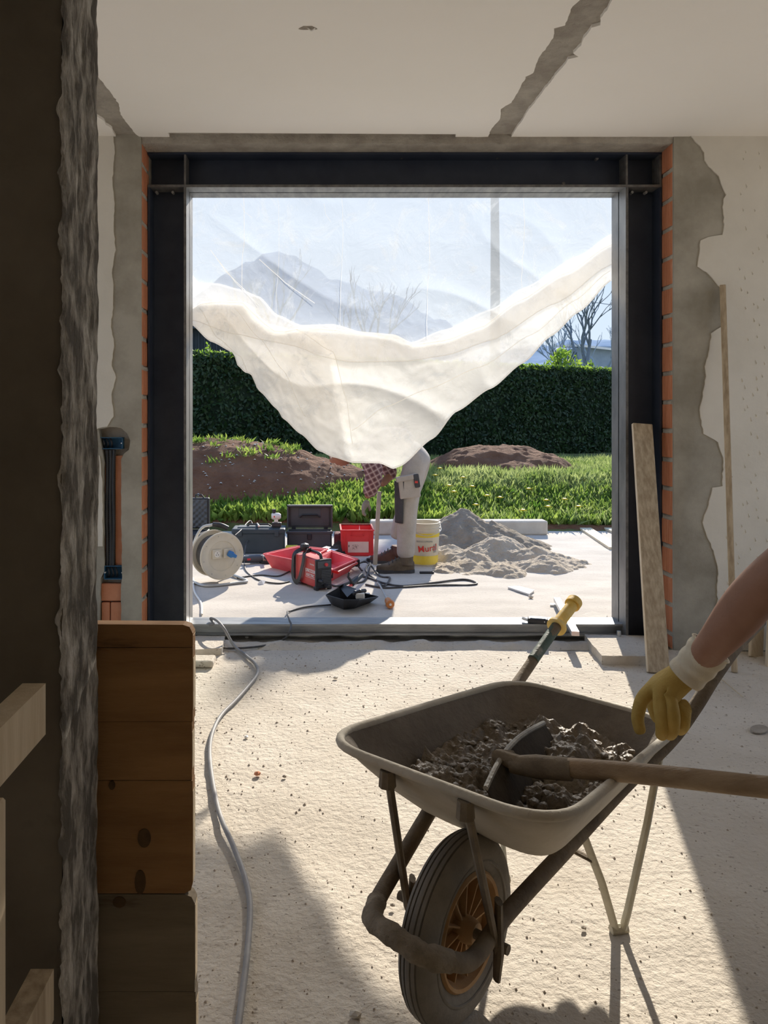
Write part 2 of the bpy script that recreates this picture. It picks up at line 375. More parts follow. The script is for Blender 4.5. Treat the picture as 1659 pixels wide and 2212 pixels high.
def plaid_mat():
    m = bpy.data.materials.new('plaid_flannel'); m.use_nodes = True; n = m.node_tree; b = n.nodes['Principled BSDF']; b.inputs['Roughness'].default_value = .9
    tcn = n.nodes.new('ShaderNodeTexCoord'); mp = n.nodes.new('ShaderNodeMapping'); mp.inputs['Rotation'].default_value = (0, .5, 0)
    n.links.new(tcn.outputs['Object'], mp.inputs[0]); last = None; cols = [(.10,.045,.055), (.30,.17,.17), (.62,.55,.53)]
    base = n.nodes.new('ShaderNodeRGB'); base.outputs[0].default_value = (*cols[0], 1); last = base.outputs[0]
    for ax, sc, lo, hi, c in (('X', 7.5, .45, .5, cols[1]), ('Z', 7.5, .45, .5, cols[1]), ('X', 7.5, .965, .975, cols[2]), ('Z', 7.5, .965, .975, cols[2])):
        wv = n.nodes.new('ShaderNodeTexWave'); wv.bands_direction = ax; wv.inputs['Scale'].default_value = sc; n.links.new(mp.outputs[0], wv.inputs['Vector'])
        mr = n.nodes.new('ShaderNodeMapRange'); mr.inputs[1].default_value = lo; mr.inputs[2].default_value = hi; mr.inputs[4].default_value = .6; n.links.new(wv.outputs['Fac'], mr.inputs[0])
        mx = n.nodes.new('ShaderNodeMix'); mx.data_type = 'RGBA'; mx.inputs[7].default_value = (*c, 1); n.links.new(mr.outputs[0], mx.inputs[0]); n.links.new(last, mx.inputs[6]); last = mx.outputs[2]
    n.links.new(last, b.inputs['Base Color']); return m
PLAID = plaid_mat()

# ================================================================== STRUCTURE
LB0 = -.02
WY = 4.41            # inner face of the wall with the opening
CZ = 2.947           # ceiling face
SZ = 0.05            # outdoor slab level
XL, XR = -1.043, 2.011   # brick reveals
NY, FY = 4.55, 4.776     # steel frame near and far faces

# floor: gently uneven, dusty
def floor_h(x, y):
    return 0.006*fbm(x, y, 1.5, 3)+0.0035*fbm(x, y, 14, 1)-0.004
fl = MB().heights(floor_h, -2.6, 3.5, -2.6, 4.42, 180, 210)
fl.heights(lambda x, y: -0.012+0.012*fbm(x, y, 7, 2), -1.06, 2.03, 4.42, 4.80, 90, 12)
struct('floor', fl, DUST, smooth=True)
# pads of mortar at the post feet
pd = MB()
c = [G(1262,1368,.05), G(1300,1414,.05), G(1432,1416,.05), G(1432,1372,.05)]
pd.slab(ragged([(v.x, v.y) for v in c]+[(c[0].x, c[0].y)], .006, .03, 2)[:-1], -.01, .045)
c = [G(398,1372,.04), G(398,1402,.04), G(478,1398,.04), G(486,1372,.04)]
pd.slab(ragged([(v.x, v.y) for v in c]+[(c[0].x, c[0].y)], .006, .03, 5)[:-1], -.01, .035)
struct('floor_mortar_pad', pd, DUST)
rd = MB()     # rough ridge of set mortar in front of the steel threshold
def ridge(x, y):
    t = (y-4.44)/.15
    return -.01+.038*math.sin(PI*min(1, max(0, t)))*(.75+.6*fbm(x, y, 6, 9))
rd.heights(ridge, -.60, 1.60, 4.44, 4.60, 150, 12)
struct('floor_mortar_ridge', rd, DUST, smooth=True)

# ceiling slab and its plaster skin with two chased grooves
struct('ceiling', MB().box((-2.7,-2.7,CZ+.014), (3.6,4.80,3.2)), ROUGHC)
def C(px, py):
    Y = (CZ-EYE)*FPX/(CY-py); return ((px-CX)*Y/FPX, Y)
ctop = lambda x: (x, -2.6)
mid_l = [C(1253,0),C(1232,20),C(1222,55),C(1197,62),C(1196,82),C(1182,102),C(1164,124),C(1152,158),C(1136,166),C(1120,196),C(1104,222),C(1082,236),C(1078,258),C(1062,280),C(1052,300)]
mid_r = [C(1322,0),C(1310,22),C(1297,40),C(1296,54),C(1278,60),C(1262,82),C(1256,98),C(1238,115),C(1250,124),C(1226,128),C(1208,155),C(1182,186),C(1160,214),C(1136,246),C(1112,284),C(1100,299)]
YW = WY+.004
left_r = [C(237,198),C(258,226),C(258,240),C(272,262),C(288,284),C(302,296)]
ys = YW
p_main = [(left_r[0][0]-.02, -2.6)]+ragged([(left_r[0][0]-.02, 3.2)]+left_r, .006, .02, 1)[0:]+[C(330,299), C(368,299), C(362,287), C(430,287), C(985,290), C(983,299)]+[ (C(1052,300)[0], YW) ]+ragged(mid_l[::-1], .006, .02, 2)+[(mid_l[0][0]+.02, 2.2), (mid_l[0][0]-.01, -2.6)]
struct('ceiling_plaster', MB().slab(p_main, CZ, CZ+.02), CEILM)
p_right = [(mid_r[0][0]+.0, -2.6), (mid_r[0][0]-.01, 2.2)]+ragged(mid_r, .006, .02, 3)+[(mid_r[-1][0], YW), (3.5, YW), (3.5, -2.6)]
struct('ceiling_plaster_right', MB().slab(p_right, CZ, CZ+.02), CEILM)
left_l = [C(205,248),C(225,262),C(228,270),C(238,276),C(248,292)]
p_left = [(-1.35, -2.6)]+ragged([(-1.30, 3.3)]+left_l, .006, .02, 4)+[(left_l[-1][0], YW), (-2.6, YW), (-2.6, -2.6)]
struct('ceiling_plaster_left', MB().slab(p_left, CZ, CZ+.02), CEILM)

# walls (room shell around and behind the camera)
# unseen side doorways and yard, added so bounced sunlight brightens the ceiling
struct('wall_left', MB().box((-2.8,-2.7,-.1), (-2.6,1.3,3.2)).box((-2.8,4.0,-.1), (-2.6,4.8,3.2)).box((-2.8,1.3,2.75), (-2.6,4.0,3.2)), CREAM)
struct('wall_right', MB().box((3.5,-2.7,-.1), (3.7,1.3,3.2)).box((3.5,4.0,-.1), (3.7,4.8,3.2)).box((3.5,1.3,2.75), (3.7,4.0,3.2)), CREAM)
struct('wall_rear', MB().box((-2.8,-2.8,-.1), (3.7,-2.6,3.2)), CREAM)
struct('added_bounce_floor', MB().box((-16,-10,-.12), (-2.6,8.6,-.02)).box((3.5,-10,-.12), (20,8.6,-.02)), SLABM)  # out-of-view ground added to bounce sunlight indoors
# wall with the opening: masonry core, render coat, plaster coat
core = MB().box((XR+.006,WY+.05,-.1), (3.6,4.80,3.2)).box((-2.7,WY+.05,-.1), (XL-.006,4.80,3.2)).box((-1.2,NY+.05,2.915), (2.2,4.80,3.2))
wb_ = struct('wall_back', core, CORE)
struct('wall_back_infill', MB().box((-1.09,NY+.05,LB0), (-1.0408,NY+.22,2.93)).box((2.0058,NY+.05,LB0), (2.05,NY+.22,2.93)), CORE)
struct('wall_back_render', MB().box((XR+.002,WY,-.02), (3.52,WY+.055,CZ+.03)), CEMENT)
chase = [(213,928),(236,922),(262,924),(275,936),(281,952),(279,972),(268,980),(262,992),(262,1225),(264,1246),(261,1272),(262,1420),(214,1420),(216,1250),(224,1235),(224,1000),(214,985)]
hole = ragged([(P(x,y,WY).x, P(x,y,WY).z) for x, y in chase], .004, .03, 7)
hole = hole[:-1]
hole = [(x, max(z, 0.012)) for x, z in hole]
outer = [(-2.65,-.02), (XL-.002,-.02), (XL-.002,CZ+.03), (-2.65,CZ+.03)]
struct('wall_back_render_left', MB().slab(outer, WY, WY+.055, [hole], axis='Y'), CEMENT)
W2 = lambda x, y: (P(x,y,WY).x, P(x,y,WY).z)
re = [(375,26),(430,95),(440,140),(490,190),(520,265),(510,300),(512,400),(505,425),(460,430),(415,450),(415,500),(405,555),(440,580),(470,610),(500,640),(505,790),(460,825),(455,890),(435,960),(440,1000),(425,1080),(415,1120),(420,1180),(430,1230),(490,1265),(510,1330),(505,1440),(465,1450),(450,1520),(425,1590),(445,1650),(475,1720),(490,1800),(485,1900),(470,2000),(450,2110)]
re = [W2(1290+x/1.875, 280+y/1.875) for x, y in re]
re = ragged(re, .007, .02, 11)
pl = [(re[0][0]-.0, CZ)]+re+[(re[-1][0], 0), (3.5, 0), (3.5, CZ)]
wp = struct('wall_back_plaster', MB().slab(pl, WY-.008, WY+.002, axis='Y'), CREAM)
le = [(246,292),(249,330),(245,360),(243,400),(249,440),(246,500),(249,540),(243,590),(246,640),(240,690),(247,740),(241,790),(250,815),(241,860),(246,900),(232,922),(205,930)]
le = ragged([W2(x, y) for x, y in le], .006, .02, 15)
struct('wall_back_plaster_left', MB().slab([(-2.65, CZ)]+[(le[0][0], CZ)]+le+[(-1.32, 1.26), (-2.65, 1.26)], WY-.008, WY+.002, axis='Y'), CREAM)
le2 = ragged([W2(x, y) for x, y in [(205,982),(216,984),(219,1000),(222,1060),(222,1180)]], .004, .02, 16)
struct('wall_back_plaster_patch', MB().slab([(-2.65, W2(205,982)[1])]+le2+[(-2.65, W2(0,1180)[1])], WY-.006, WY+.002, axis='Y'), CREAM)
# chisel nicks keyed into the cream plaster
nk = MB()
for r in range(64):
    for k in range(14):
        px = 1480+k*27+(13 if r % 2 else 0)+random.uniform(-7, 7); py = 330+r*17+random.uniform(-7, 7)
        if px < 1475+ (120 if 330 < py < 1000 else 90)*1.0 or random.random() < (.82 if py < 620 else .42): continue
        x, z = W2(px, py); s = random.uniform(.009, .016)
        if z < .05: continue
        nk.add([(x-s*.3, WY-.0075, z+s), (x+s*.45, WY-.0075, z), (x-s*.1, WY-.0075, z-s), (x-s*.35, WY-.0075, z-s*.1), (x, WY-.0165, z-s*.45)],
               [(0,1,4),(1,2,4),(2,3,4),(3,0,4)])
o = part('plaster_nick', nk, CREAM, wp); o['kind'] = 'stuff'
# bricks of both reveals
def reveal(x0, x1, off, sgn):
    z = off; i = 0
    while z < 2.90:
        h = .160; z1 = min(z+h-.016, 2.93); j = random.uniform(-.0015, .003)
        m = MB(); xa, xb = (x0+j, x1) if sgn > 0 else (x0, x1-j)
        m.box((xa, WY+.018, max(z, .0)), (xb, WY+.20, z1), .003)
        xf = xa if sgn > 0 else xb      # ribs of the hollow brick on the visible face
        for k in range(5):
            yy = WY+.028+k*.026
            m.box((xf-.0018 if sgn > 0 else xf-.002, yy, max(z, 0)+.008), (xf+.002 if sgn > 0 else xf+.0018, yy+.013, z1-.008))
        if z1 > 0.05: part('brick', m, BRICK, wb_)
        mm = MB(); s = random.uniform(.003, .009)      # squeezed-out mortar
        xs = xf-sgn*s
        mm.add([(xf+sgn*.004, WY+.02, z1-.006), (xf+sgn*.004, WY+.15, z1-.006), (xf+sgn*.004, WY+.15, z1+.022), (xf+sgn*.004, WY+.02, z1+.022),
                (xs, WY+.03+random.uniform(0,.03), z1+.004), (xs, WY+.12, z1+.002), (xs+sgn*.003, WY+.12, z1+.016), (xs, WY+.05, z1+.013)],
               [(0,1,5,4),(1,2,6,5),(2,3,7,6),(3,0,4,7),(4,5,6,7)])
        part('mortar_joint', mm, ROUGHC, wb_); z += h+.0075; i += 1
reveal(XR-.001, XR+.03, -.07, 1)
reveal(XL-.03, XL+.001, -.04, -1)
# broken mortar above the lintel
lm = MB(); n = 150
for i in range(n+1):
    x = XL+(XR-XL)*i/n
    a = CZ-.004+.004*noise.noise(Vector((x*20, 0, 1)))
    bz = 2.912+.012*noise.noise(Vector((x*9, 3, 1)))+.008*noise.noise(Vector((x*30, 3, 1)))
    bz2 = 2.912
    lm.v += [Vector((x, WY+.002+.006*noise.noise(Vector((x*15, 7, 1))), CZ+.015)), Vector((x, WY+.012+.01*noise.noise(Vector((x*12, 9, 1))), bz)), Vector((x, NY+.02, bz2-.006)), Vector((x, NY+.10, bz2-.010))]
for i in range(n):
    for k in range(3): lm.f.append((i*4+k, i*4+k+1, i*4+k+5, i*4+k+4))
struct('wall_back_lintel_mortar', lm, ROUGHC, smooth=True)
# inside the chase: brick backing, boxes, corrugated conduit
ch = thing('electrical_chase_brick', 'exposed broken terracotta brick at the bottom of the chased slot in the left wall', 'brick', P(238,1340,WY+.05))
bk = MB()
for i, (x0, x1, y0, y1) in enumerate([(216,262,1262,1300),(217,235,1303,1345),(237,262,1303,1345),(216,262,1348,1396)]):
    a, b = P(x0,y1,WY), P(x1,y0,WY); bk.box((a.x, WY+.018, max(a.z, .0)), (b.x, WY+.06, b.z), .004)
part('brick_face', bk, BRICK, ch)
bb = MB(); a, b = P(246,1225,WY), P(261,985,WY); bb.box((a.x, WY+.035, a.z), (b.x, WY+.055, b.z))
a, b = P(222,1225,WY), P(229,1000,WY); bb.box((a.x, WY+.035, a.z), (b.x, WY+.055, b.z)); part('brick_side', bb, BRICK, ch)
def backbox(x0, y0, x1, y1, label):
    t = thing('socket_box', label, 'socket box', P((x0+x1)/2, y1, WY+.03), 0, 'blue flush boxes in the wall chase')
    a, b = P(x0,y1,WY), P(x1,y0,WY); X0, X1, Z0, Z1 = a.x, b.x, a.z, b.z; m = MB(); y_a, y_b = WY+.004, WY+.05
    m.box((X0,y_b-.003,Z0), (X1,y_b,Z1)).box((X0,y_a,Z0), (X0+.003,y_b,Z1)).box((X1-.003,y_a,Z0), (X1,y_b,Z1)).box((X0,y_a,Z0), (X1,y_b,Z0+.003)).box((X0,y_a,Z1-.003), (X1,y_b,Z1))
    part('box_shell', m, BLUEB, t)
    for xx in (X0+.006, X1-.006):
        part('screw_boss', MB().tube([(xx,y_a-.001,(Z0+Z1)/2), (xx,y_a+.02,(Z0+Z1)/2)], .0035, 8), WHITEP, t)
    w_ = MB()
    for k in range(3):
        x = X0+.02+k*.022; w_.tube(spl([(x,y_b-.01,Z0+.01), (x+.008,y_a+.012,(Z0+Z1)/2), (x-.006,y_b-.02,Z1-.008)], 5), .006, 6)
    part('wire_end', w_, BLKP, t); return t
backbox(213,945,264,970,'blue rectangular flush box at the top of the wall chase')
backbox(224,1223,265,1252,'blue rectangular flush box at the bottom of the wall chase')
for k, px in enumerate((231.5, 239, 246)):
    m = MB(); pts = []; rs = []
    a = P(px, 972, WY+.022); b = P(px-(0,0,1)[k], 1223, WY+.022); n = 110
    for i in range(n+1):
        pts.append(a.lerp(b, i/n)+Vector((.002*math.sin(i*.08+k), 0, 0))); rs.append(.0105 if i % 2 else .0086)
    single('corrugated_conduit', m.tube(pts, rs, 8), BLKP, ['black corrugated conduit in the wall chase, left one', 'black corrugated conduit in the wall chase, middle one', 'black corrugated conduit in the wall chase, right one'][k], 'conduit', 'conduits in the wall chase', True)

# foreground concrete column
cm = MB()
XC = -.392; Y1, Y2 = 1.165, 1.335
def colside(y, z):
    return XC+.0035*fbm(y*2, z*.6, 9, 4)+.0035*fbm(y, z*.5, 40, 8, 3)
ny, nz = 40, 560
for j in range(nz+1):
    z = -.01+2.98*j/nz
    for i in range(ny+1):
        y = Y1+(Y2-Y1)*i/ny
        e_ = math.exp(-(i/ny)/.06); ch_ = .012*e_*abs(fbm(y, z, 18, 2))+.004*e_
        cm.v.append(Vector((colside(y, z)-ch_, y+.006*e_*fbm(y, z, 30, 5), z)))
for j in range(nz):
    for i in range(ny): a = j*(ny+1)+i; cm.f.append((a, a+1, a+ny+2, a+ny+1))
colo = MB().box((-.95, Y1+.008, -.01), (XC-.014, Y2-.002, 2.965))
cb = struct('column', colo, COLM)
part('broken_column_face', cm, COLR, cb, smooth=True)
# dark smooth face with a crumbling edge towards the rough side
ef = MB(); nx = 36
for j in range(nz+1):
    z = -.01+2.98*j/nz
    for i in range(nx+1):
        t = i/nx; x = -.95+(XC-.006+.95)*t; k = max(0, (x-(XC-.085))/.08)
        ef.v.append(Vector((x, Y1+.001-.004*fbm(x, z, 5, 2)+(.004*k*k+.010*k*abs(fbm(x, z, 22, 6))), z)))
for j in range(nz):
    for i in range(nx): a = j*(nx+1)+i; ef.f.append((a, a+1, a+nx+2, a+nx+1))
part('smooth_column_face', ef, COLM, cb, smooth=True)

# small wire hole in the ceiling
h = C(665, 60); t = thing('ceiling_wire_hole', 'small dark cable hole with a stub of wire in the plain white ceiling', 'cable hole', (h[0], h[1], CZ))
part('hole_rim', MB().slab([(h[0]+.033*math.cos(a)*(1+.3*math.sin(3*a)), h[1]+.02*math.sin(a)*(1+.3*math.cos(2*a))) for a in [k*PI/9 for k in range(18)]], CZ-.0015, CZ+.004), CORE, t)
part('wire_stub', MB().tube(spl([(h[0],h[1],CZ), (h[0]+.015,h[1],CZ-.012), (h[0]+.03,h[1]-.01,CZ-.008)], 4), .003, 6), WHITEP, t)

# ================================================================== STEEL FRAME
sf = thing('steel_portal', 'dark primed steel beam frame lining the wide wall opening', 'steel frame', (.49, NY, 0))
TL, TR = -.811, 1.793; LB, LT = 2.6995, 2.905; tw = .012
WYB = (NY+FY)/2
m = MB().box((-1.038,WYB-.006,.0), (TL,WYB+.006,LB)).box((-1.038,NY,.0), (-1.026,FY,LB)); part('post', m, STEEL, sf)
m = MB().box((TR,WYB-.006,.0), (2.005,WYB+.006,LB)).box((1.993,NY,.0), (2.005,FY,LB)); part('post', m, STEEL, sf)
part('inner_flange', MB().box((TL-.013,NY,.0), (TL,FY,LB)), STEELE, sf, label='brighter scuffed flange facing the opening')
part('inner_flange', MB().box((TR,NY,.0), (TR+.013,FY,LB)), STEELE, sf, label='brighter scuffed flange facing the opening')
m = MB().box((-1.04,WYB-.006,LB), (2.005,WYB+.006,LT)).box((-1.04,NY,LT-.012), (2.005,FY,LT)); part('lintel_beam', m, STEEL, sf)
part('lintel_flange', MB().box((-1.038,NY,LB), (2.005,FY,LB+.013)), STEELE, sf)
for x in (TL-.0135, TR+.0005, 1.993):
    part('stiffener', MB().box((x, NY+.003, LB+.013), (x+.012, WYB-.006, LT-.012)), BLACKEDGE, sf)
for x in (TL-.014, TR-.001):
    part('flange_edge', MB().box((x, NY-.0015, .0), (x+.015, NY+.001, LB)), BLACKEDGE, sf)
part('flange_edge', MB().box((-1.038, NY-.0015, LB-.001), (2.005, NY+.001, LB+.014)), BLACKEDGE, sf)
m = MB().box((TL,4.60,.086), (TR,4.755,.098)).box((TL,4.60,.030), (TR,4.63,.042)).box((TL,4.625,.035), (TR,4.635,.09)).box((TL,4.745,.0), (TR,4.755,.09)); part('threshold_channel', m, mat('worn_threshold_steel', (.22,.225,.23), (.42,.42,.41), 3, .4, .1, 40, metal=.5, stretch=(1,5,5)), sf, label='worn shiny steel threshold channel')
for px, py, zz in ((458,336,0),(665,336,0),(868,338,0),(1075,338,0),(1290,342,0),(1218,396,1)):
    v = P(px, py, NY+.06); part('nut', MB().tube([v, v+Vector((0,.025,0))], .010, 6), BLACKEDGE, sf)
for px in (338, 373, 1366, 1396):
    v = P(px, 415, NY+.06); part('nut', MB().tube([v, v+Vector((0,.03,0))], .009, 6), GALV, sf)
v = G(1345,1372,.045); part('nut', MB().tube([v+Vector((-.03,-.02,0)), v+Vector((-.03,-.02,.03))], .012, 6), GALV, sf)
v = G(437,1366,.03); part('nut', MB().tube([v, v+Vector((0,0,.02))], .012, 6), GALV, sf)

# ================================================================== PLASTIC SHEET
sh = thing('plastic_sheet', 'billowing translucent plastic sheet hung across the opening, its hem gathered up into folds', 'plastic sheet', (.49, 4.80, LB))
def interp(c, x):
    if x <= c[0][0]: return c[0][1]
    for (a, b), (d, e_) in zip(c[:-1], c[1:]):
        if x <= d: t = (x-a)/(d-a); t = t*t*(3-2*t)*.5+t*.5; return b+(e_-b)*t
    return c[-1][1]
YS = 4.82
bot = [(411,700),(455,738),(505,762),(514,790),(530,805),(542,808),(560,845),(600,885),(612,905),(650,938),(690,975),(720,988),(762,1000),(820,1001),(850,1013),(864,1008),(935,948),(985,890),(1060,840),(1130,785),(1190,727),(1250,675),(1322,606)]
c1 = [(411,590),(430,610),(470,612),(520,625),(560,640),(600,680),(650,702),(720,700),(800,722),(880,742),(960,712),(1060,668),(1130,622),(1250,552),(1322,505)]
c2 = [(411,668),(440,652),(480,650),(530,652),(560,690),(600,716),(660,706),(740,712),(800,718),(850,722),(895,742),(960,733),(1040,704),(1120,648),(1220,588),(1322,525)]
c3 = [(411,690),(500,720),(590,738),(640,748),(700,772),(760,782),(880,780),(960,768),(1060,735),(1200,655),(1322,570)]
c4 = [(411,668),(440,652),(530,652),(580,700),(640,712),(690,728),(722,765),(742,850),(752,905),(760,960),(768,995)]
def crumple(x, z, s=1.0):
    r = noise.hetero_terrain(Vector((x*2.2, z*1.6, 3.3)), .7, 2.2, 5, .6)
    rdg = (1-abs(noise.noise(Vector((x*1.3+z*1.9, z*.7-x*.6, 5.1))))*2)**3
    return s*(.022*r+.05*max(0, rdg))
def sheet_y(px, py):
    return YS-.40*max(0, min(1, (px-411)/150))*max(0, min(1, (1322-px)/260))*max(0, (py-520)/(1013-520))**1.3
def layer(name, top, low, x0, x1, dy, m, amp=1.0, nx=150, nz=90, label=None, hang=0.0):
    g = MB()
    for i in range(nx+1):
        px = x0+(x1-x0)*i/nx
        yt = top if not isinstance(top, list) else interp(top, px); yb = low if not isinstance(low, list) else interp(low, px)
        for j in range(nz+1):
            t = j/nz; py = yt+(yb-yt)*t
            yb_ = interp(bot, px); e0_ = max(0, min(1, (px-411)/150))*max(0, min(1, (1322-px)/260)); q_ = max(0, (py-520)/(1013-520))
            YB = YS-.40*e0_*q_**1.3*(1.0 if py < yb_ else 1)
            X = (px-CX)*YB/FPX; Z = EYE-(py-CY)*YB/FPX
            depth = max(0, min(1, (2.6-Z)/1.3))
            edge = min(1, 6*min((px-411)/911+.02, (1322-px)/911+.02))
            off = dy+edge*(crumple(X, Z, amp)*(.25+depth)+hang*math.sin(PI*t))
            # keep the outline where it hangs when the cloth bulges: scale about the eye is avoided, the bulge is small
            g.v.append(P(px, py, YB+off))
    for i in range(nx):
        for j in range(nz): a = i*(nz+1)+j; g.f.append((a, a+1, a+nz+2, a+nz+1))
    o = part(name, g, m, sh, smooth=True)
    o.data.polygons.foreach_set('use_smooth', [True]*len(o.data.polygons))
    for e_ in o.data.edges: e_.use_edge_sharp = False
    if label: o['label'] = label
    return o
layer('main_sheet', 418, bot, 411, 1322, 0, SHEETC, 1.0, 200, 130)
layer('milky_fold', c1, bot, 411, 1322, .03, SHEETM, .9, label='milky doubled layer of the sheet')
layer('gathered_fold', c2, bot, 411, 1322, .06, SHEETM, 1.2, label='cream gathered layer of the sheet')
layer('shaded_fold', c2, c3, 411, 1322, .09, SHEETF, .8, nz=40, label='beige folded band curving across the sheet')
layer('billow', c4, bot, 411, 768, .12, SHEETF, 1.3, label='beige billow at the left of the sheet', hang=.10)
hem = MB().tube([P(px, interp(bot, px)-2, sheet_y(px, interp(bot, px))) for px in range(412, 1322, 6)], .005, 6)
part('hem', hem, SHEETM, sh, smooth=True)
cl = MB()     # hard creases and scratches that catch the light
for px, w_ in ((525,.003),(738,.002),(925,.0025),(1130,.0025),(600,.0015)):
    a = [(px+random.uniform(-1,1)+(3*math.sin(k*.5)), 424+k*(interp(c1, px)-424)/10) for k in range(11)]
    cl.tube([P(x, y, YS-.012) for x, y in a], w_*.7, 5)
for crv, dy_, w_ in ((c2, 3, .0035), (c3, 0, .003), ([(760,930),(830,880),(920,842),(1040,792),(1150,722),(1240,650),(1318,585)], 0, .003), ([(640,712),(720,760),(748,860),(762,960)], 0, .003), ([(430,665),(470,730),(520,770),(536,806)], 0, .003), ([(500,660),(560,730),(612,800),(660,900)], 0, .002)):
    xs = [crv[0][0]+(crv[-1][0]-crv[0][0])*k/40 for k in range(41)]
    cl.tube([P(x, interp(crv, x)+dy_, sheet_y(x, interp(crv, x))-.03+crumple(*(P(x, interp(crv, x), YS).xz), 1.0)*.5) for x in xs], w_, 5)
for a, b, w_ in (((455,540),(530,628),.004),((470,560),(560,660),.003),((560,560),(680,655),.004),((520,440),(545,470),.002),((700,440),(715,480),.002)):
    cl.tube([P(x, y, YS-.012) for x, y in (a, ((a[0]+b[0])/2-4, (a[1]+b[1])/2+3), b)], w_*.6, 5)
o = part('crease', cl, SHEETM, sh, smooth=True); o['kind'] = 'stuff'

# ================================================================== OUTDOORS
struct('patio_floor', MB().heights(lambda x, y: SZ+.003*fbm(x, y, 3, 1)+.002*fbm(x, y, 12, 4), -4.5, 6.5, 4.757, 8.66, 160, 90), SLABM, smooth=True)
def gz(x, y):
    t = max(0, min(1, (y-8.66)/.14)); st = (.15 if x < 1 else .06)*t*t*(3-2*t)
    r = max(0, min(1, (y-8.8)/1.8)); return SZ-.02+st+(.40-.0)*r*r*(3-2*r)*(.82 if x < 1 else 1.0)+.035*fbm(x, y, 1.2, 6)*min(1, max(0, y-8.7)*3)
gr = struct('ground', MB().heights(gz, -14, 22, 8.62, 60, 240, 300), TURF, smooth=True)
sb = MB().heights(lambda x, y: gz(x, y)+.014+.01*fbm(x, y, 9, 3), -4.5, 6.5, 8.64, 9.05, 160, 14); struct('ground_soil_edge', sb, SOIL, smooth=True)
def mound(name, cx_, cy_, rx, ry, hh, label, seed, m_=SOIL, base=None, nn=90, amp=.12, pw=1.0, cat='soil heap'):
    g = MB(); 
    def f(x, y):
        d = math.sqrt(((x-cx_)/rx)**2+((y-cy_)/ry)**2); d += .18*fbm(x, y, 1.3/rx*1.2, seed)
        q = max(0, 1-d); s = q**pw if q < 1 else 1
        b = base if base is not None else gz(x, y)
        return b-.03+ (hh+.03)*min(1, s*1.25)*(1-.25*min(1, s*1.25))/.75 + (amp*hh*fbm(x, y, 5/rx**.3, seed+2, 6)*min(1, s*4))
    g.heights(f, cx_-rx*1.1, cx_+rx*1.1, cy_-ry*1.1, cy_+ry*1.1, nn, nn)
    return single(name, g, m_, label, cat, smooth=True)
mound('soil_mound', -2.0, 10.35, 2.75, 1.35, .52, 'long mound of red-brown soil at the left behind the tool boxes', 2.0, amp=.08, pw=.7, nn=130)
mound('soil_mound', 2.75, 12.0, 1.30, 1.05, .38, 'low round mound of brown soil on the lawn in front of the hedge', 9.0, amp=.10, pw=.7)

def scatter(name, C_, Nrm, size, m_, parent=None, asp=.5, label=None, cat=None, kind='stuff', up=False, fold=0.0):
    "one mesh of many four-cornered leaves: centres C_ (n,3), facing Nrm (n,3)"
    n = len(C_); C_ = np.asarray(C_, float); Nrm = np.asarray(Nrm, float); Nrm /= np.linalg.norm(Nrm, axis=1)[:, None]+1e-9
    r = RNG.normal(size=(n, 3)); T = np.cross(Nrm, r); T /= np.linalg.norm(T, axis=1)[:, None]+1e-9
    if up: T = RNG.normal(size=(n, 3))*.45+np.array([0, 0, 1.0]); T /= np.linalg.norm(T, axis=1)[:, None]
    B = np.cross(Nrm, T); B /= np.linalg.norm(B, axis=1)[:, None]+1e-9; s = (size*(.6+.8*RNG.random(n)))[:, None]
    if up: base = C_; v = np.stack([base-B*s*asp*.25, base+T*s*.5+B*s*asp*.5, base+T*s+Nrm*s*.3, base+T*s*.5-B*s*asp*.5], 1)
    else: v = np.stack([C_-T*s*.5, C_+B*s*asp*.5, C_+T*s*.5, C_-B*s*asp*.5], 1)
    me = bpy.data.meshes.new(name); me.vertices.add(n*4); me.vertices.foreach_set('co', v.reshape(-1))
    me.loops.add(n*4); me.loops.foreach_set('vertex_index', np.arange(n*4)); me.polygons.add(n); me.polygons.foreach_set('loop_start', np.arange(n)*4)
    try: me.polygons.foreach_set('loop_total', np.full(n, 4))
    except Exception: pass
    me.update(calc_edges=True); me.materials.append(m_)
    o = bpy.data.objects.new(name, me); COL.objects.link(o)
    if parent is not None: o.parent = parent
    if kind: o['kind'] = kind
    if label: o['label'] = label
    if cat: o['category'] = cat
    return o

# hedge: clipped box of leaves receding a little to the right
HA, HB = Vector((-5.0, 12.2, 0)), Vector((11.0, 20.6, 0))
hd = (HB-HA); hl = hd.length; hu = hd.normalized(); hn = Vector((hu.y, -hu.x, 0))
HT = 2.46
hedge = thing('hedge', 'long dark green clipped laurel hedge across the back of the garden', 'hedge', (HA+HB)/2)
hcore = MB(); q = [HA+hn*.0, HB+hn*.0, HB-hn*1.0, HA-hn*1.0]
hcore.slab([(v.x, v.y) for v in q], .3, HT-.05)
part('branch_core', hcore, mat('hedge_inside', (.010,.020,.010), (.016,.03,.014), 6, .95), hedge, world=False); hedge.children[0].location = -hedge.location
n = 52000
a = RNG.random(n)*hl; zz = .35+RNG.random(n)*(HT-.33); dd = RNG.random(n)**2*.12-.02+.05*np.sin(a*2.1)*np.sin(zz*3)
Cc = np.array(HA)[None, :]+np.array(hu)[None, :]*a[:, None]+np.array(hn)[None, :]*(.02+dd)[:, None]; Cc[:, 2] = zz
Nn = np.array(hn)[None, :]+RNG.normal(size=(n, 3))*.55
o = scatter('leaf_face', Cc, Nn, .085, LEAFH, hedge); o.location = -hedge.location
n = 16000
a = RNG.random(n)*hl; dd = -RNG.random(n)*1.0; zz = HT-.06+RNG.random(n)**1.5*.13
Cc = np.array(HA)[None, :]+np.array(hu)[None, :]*a[:, None]+np.array(hn)[None, :]*(.05+dd)[:, None]; Cc[:, 2] = zz
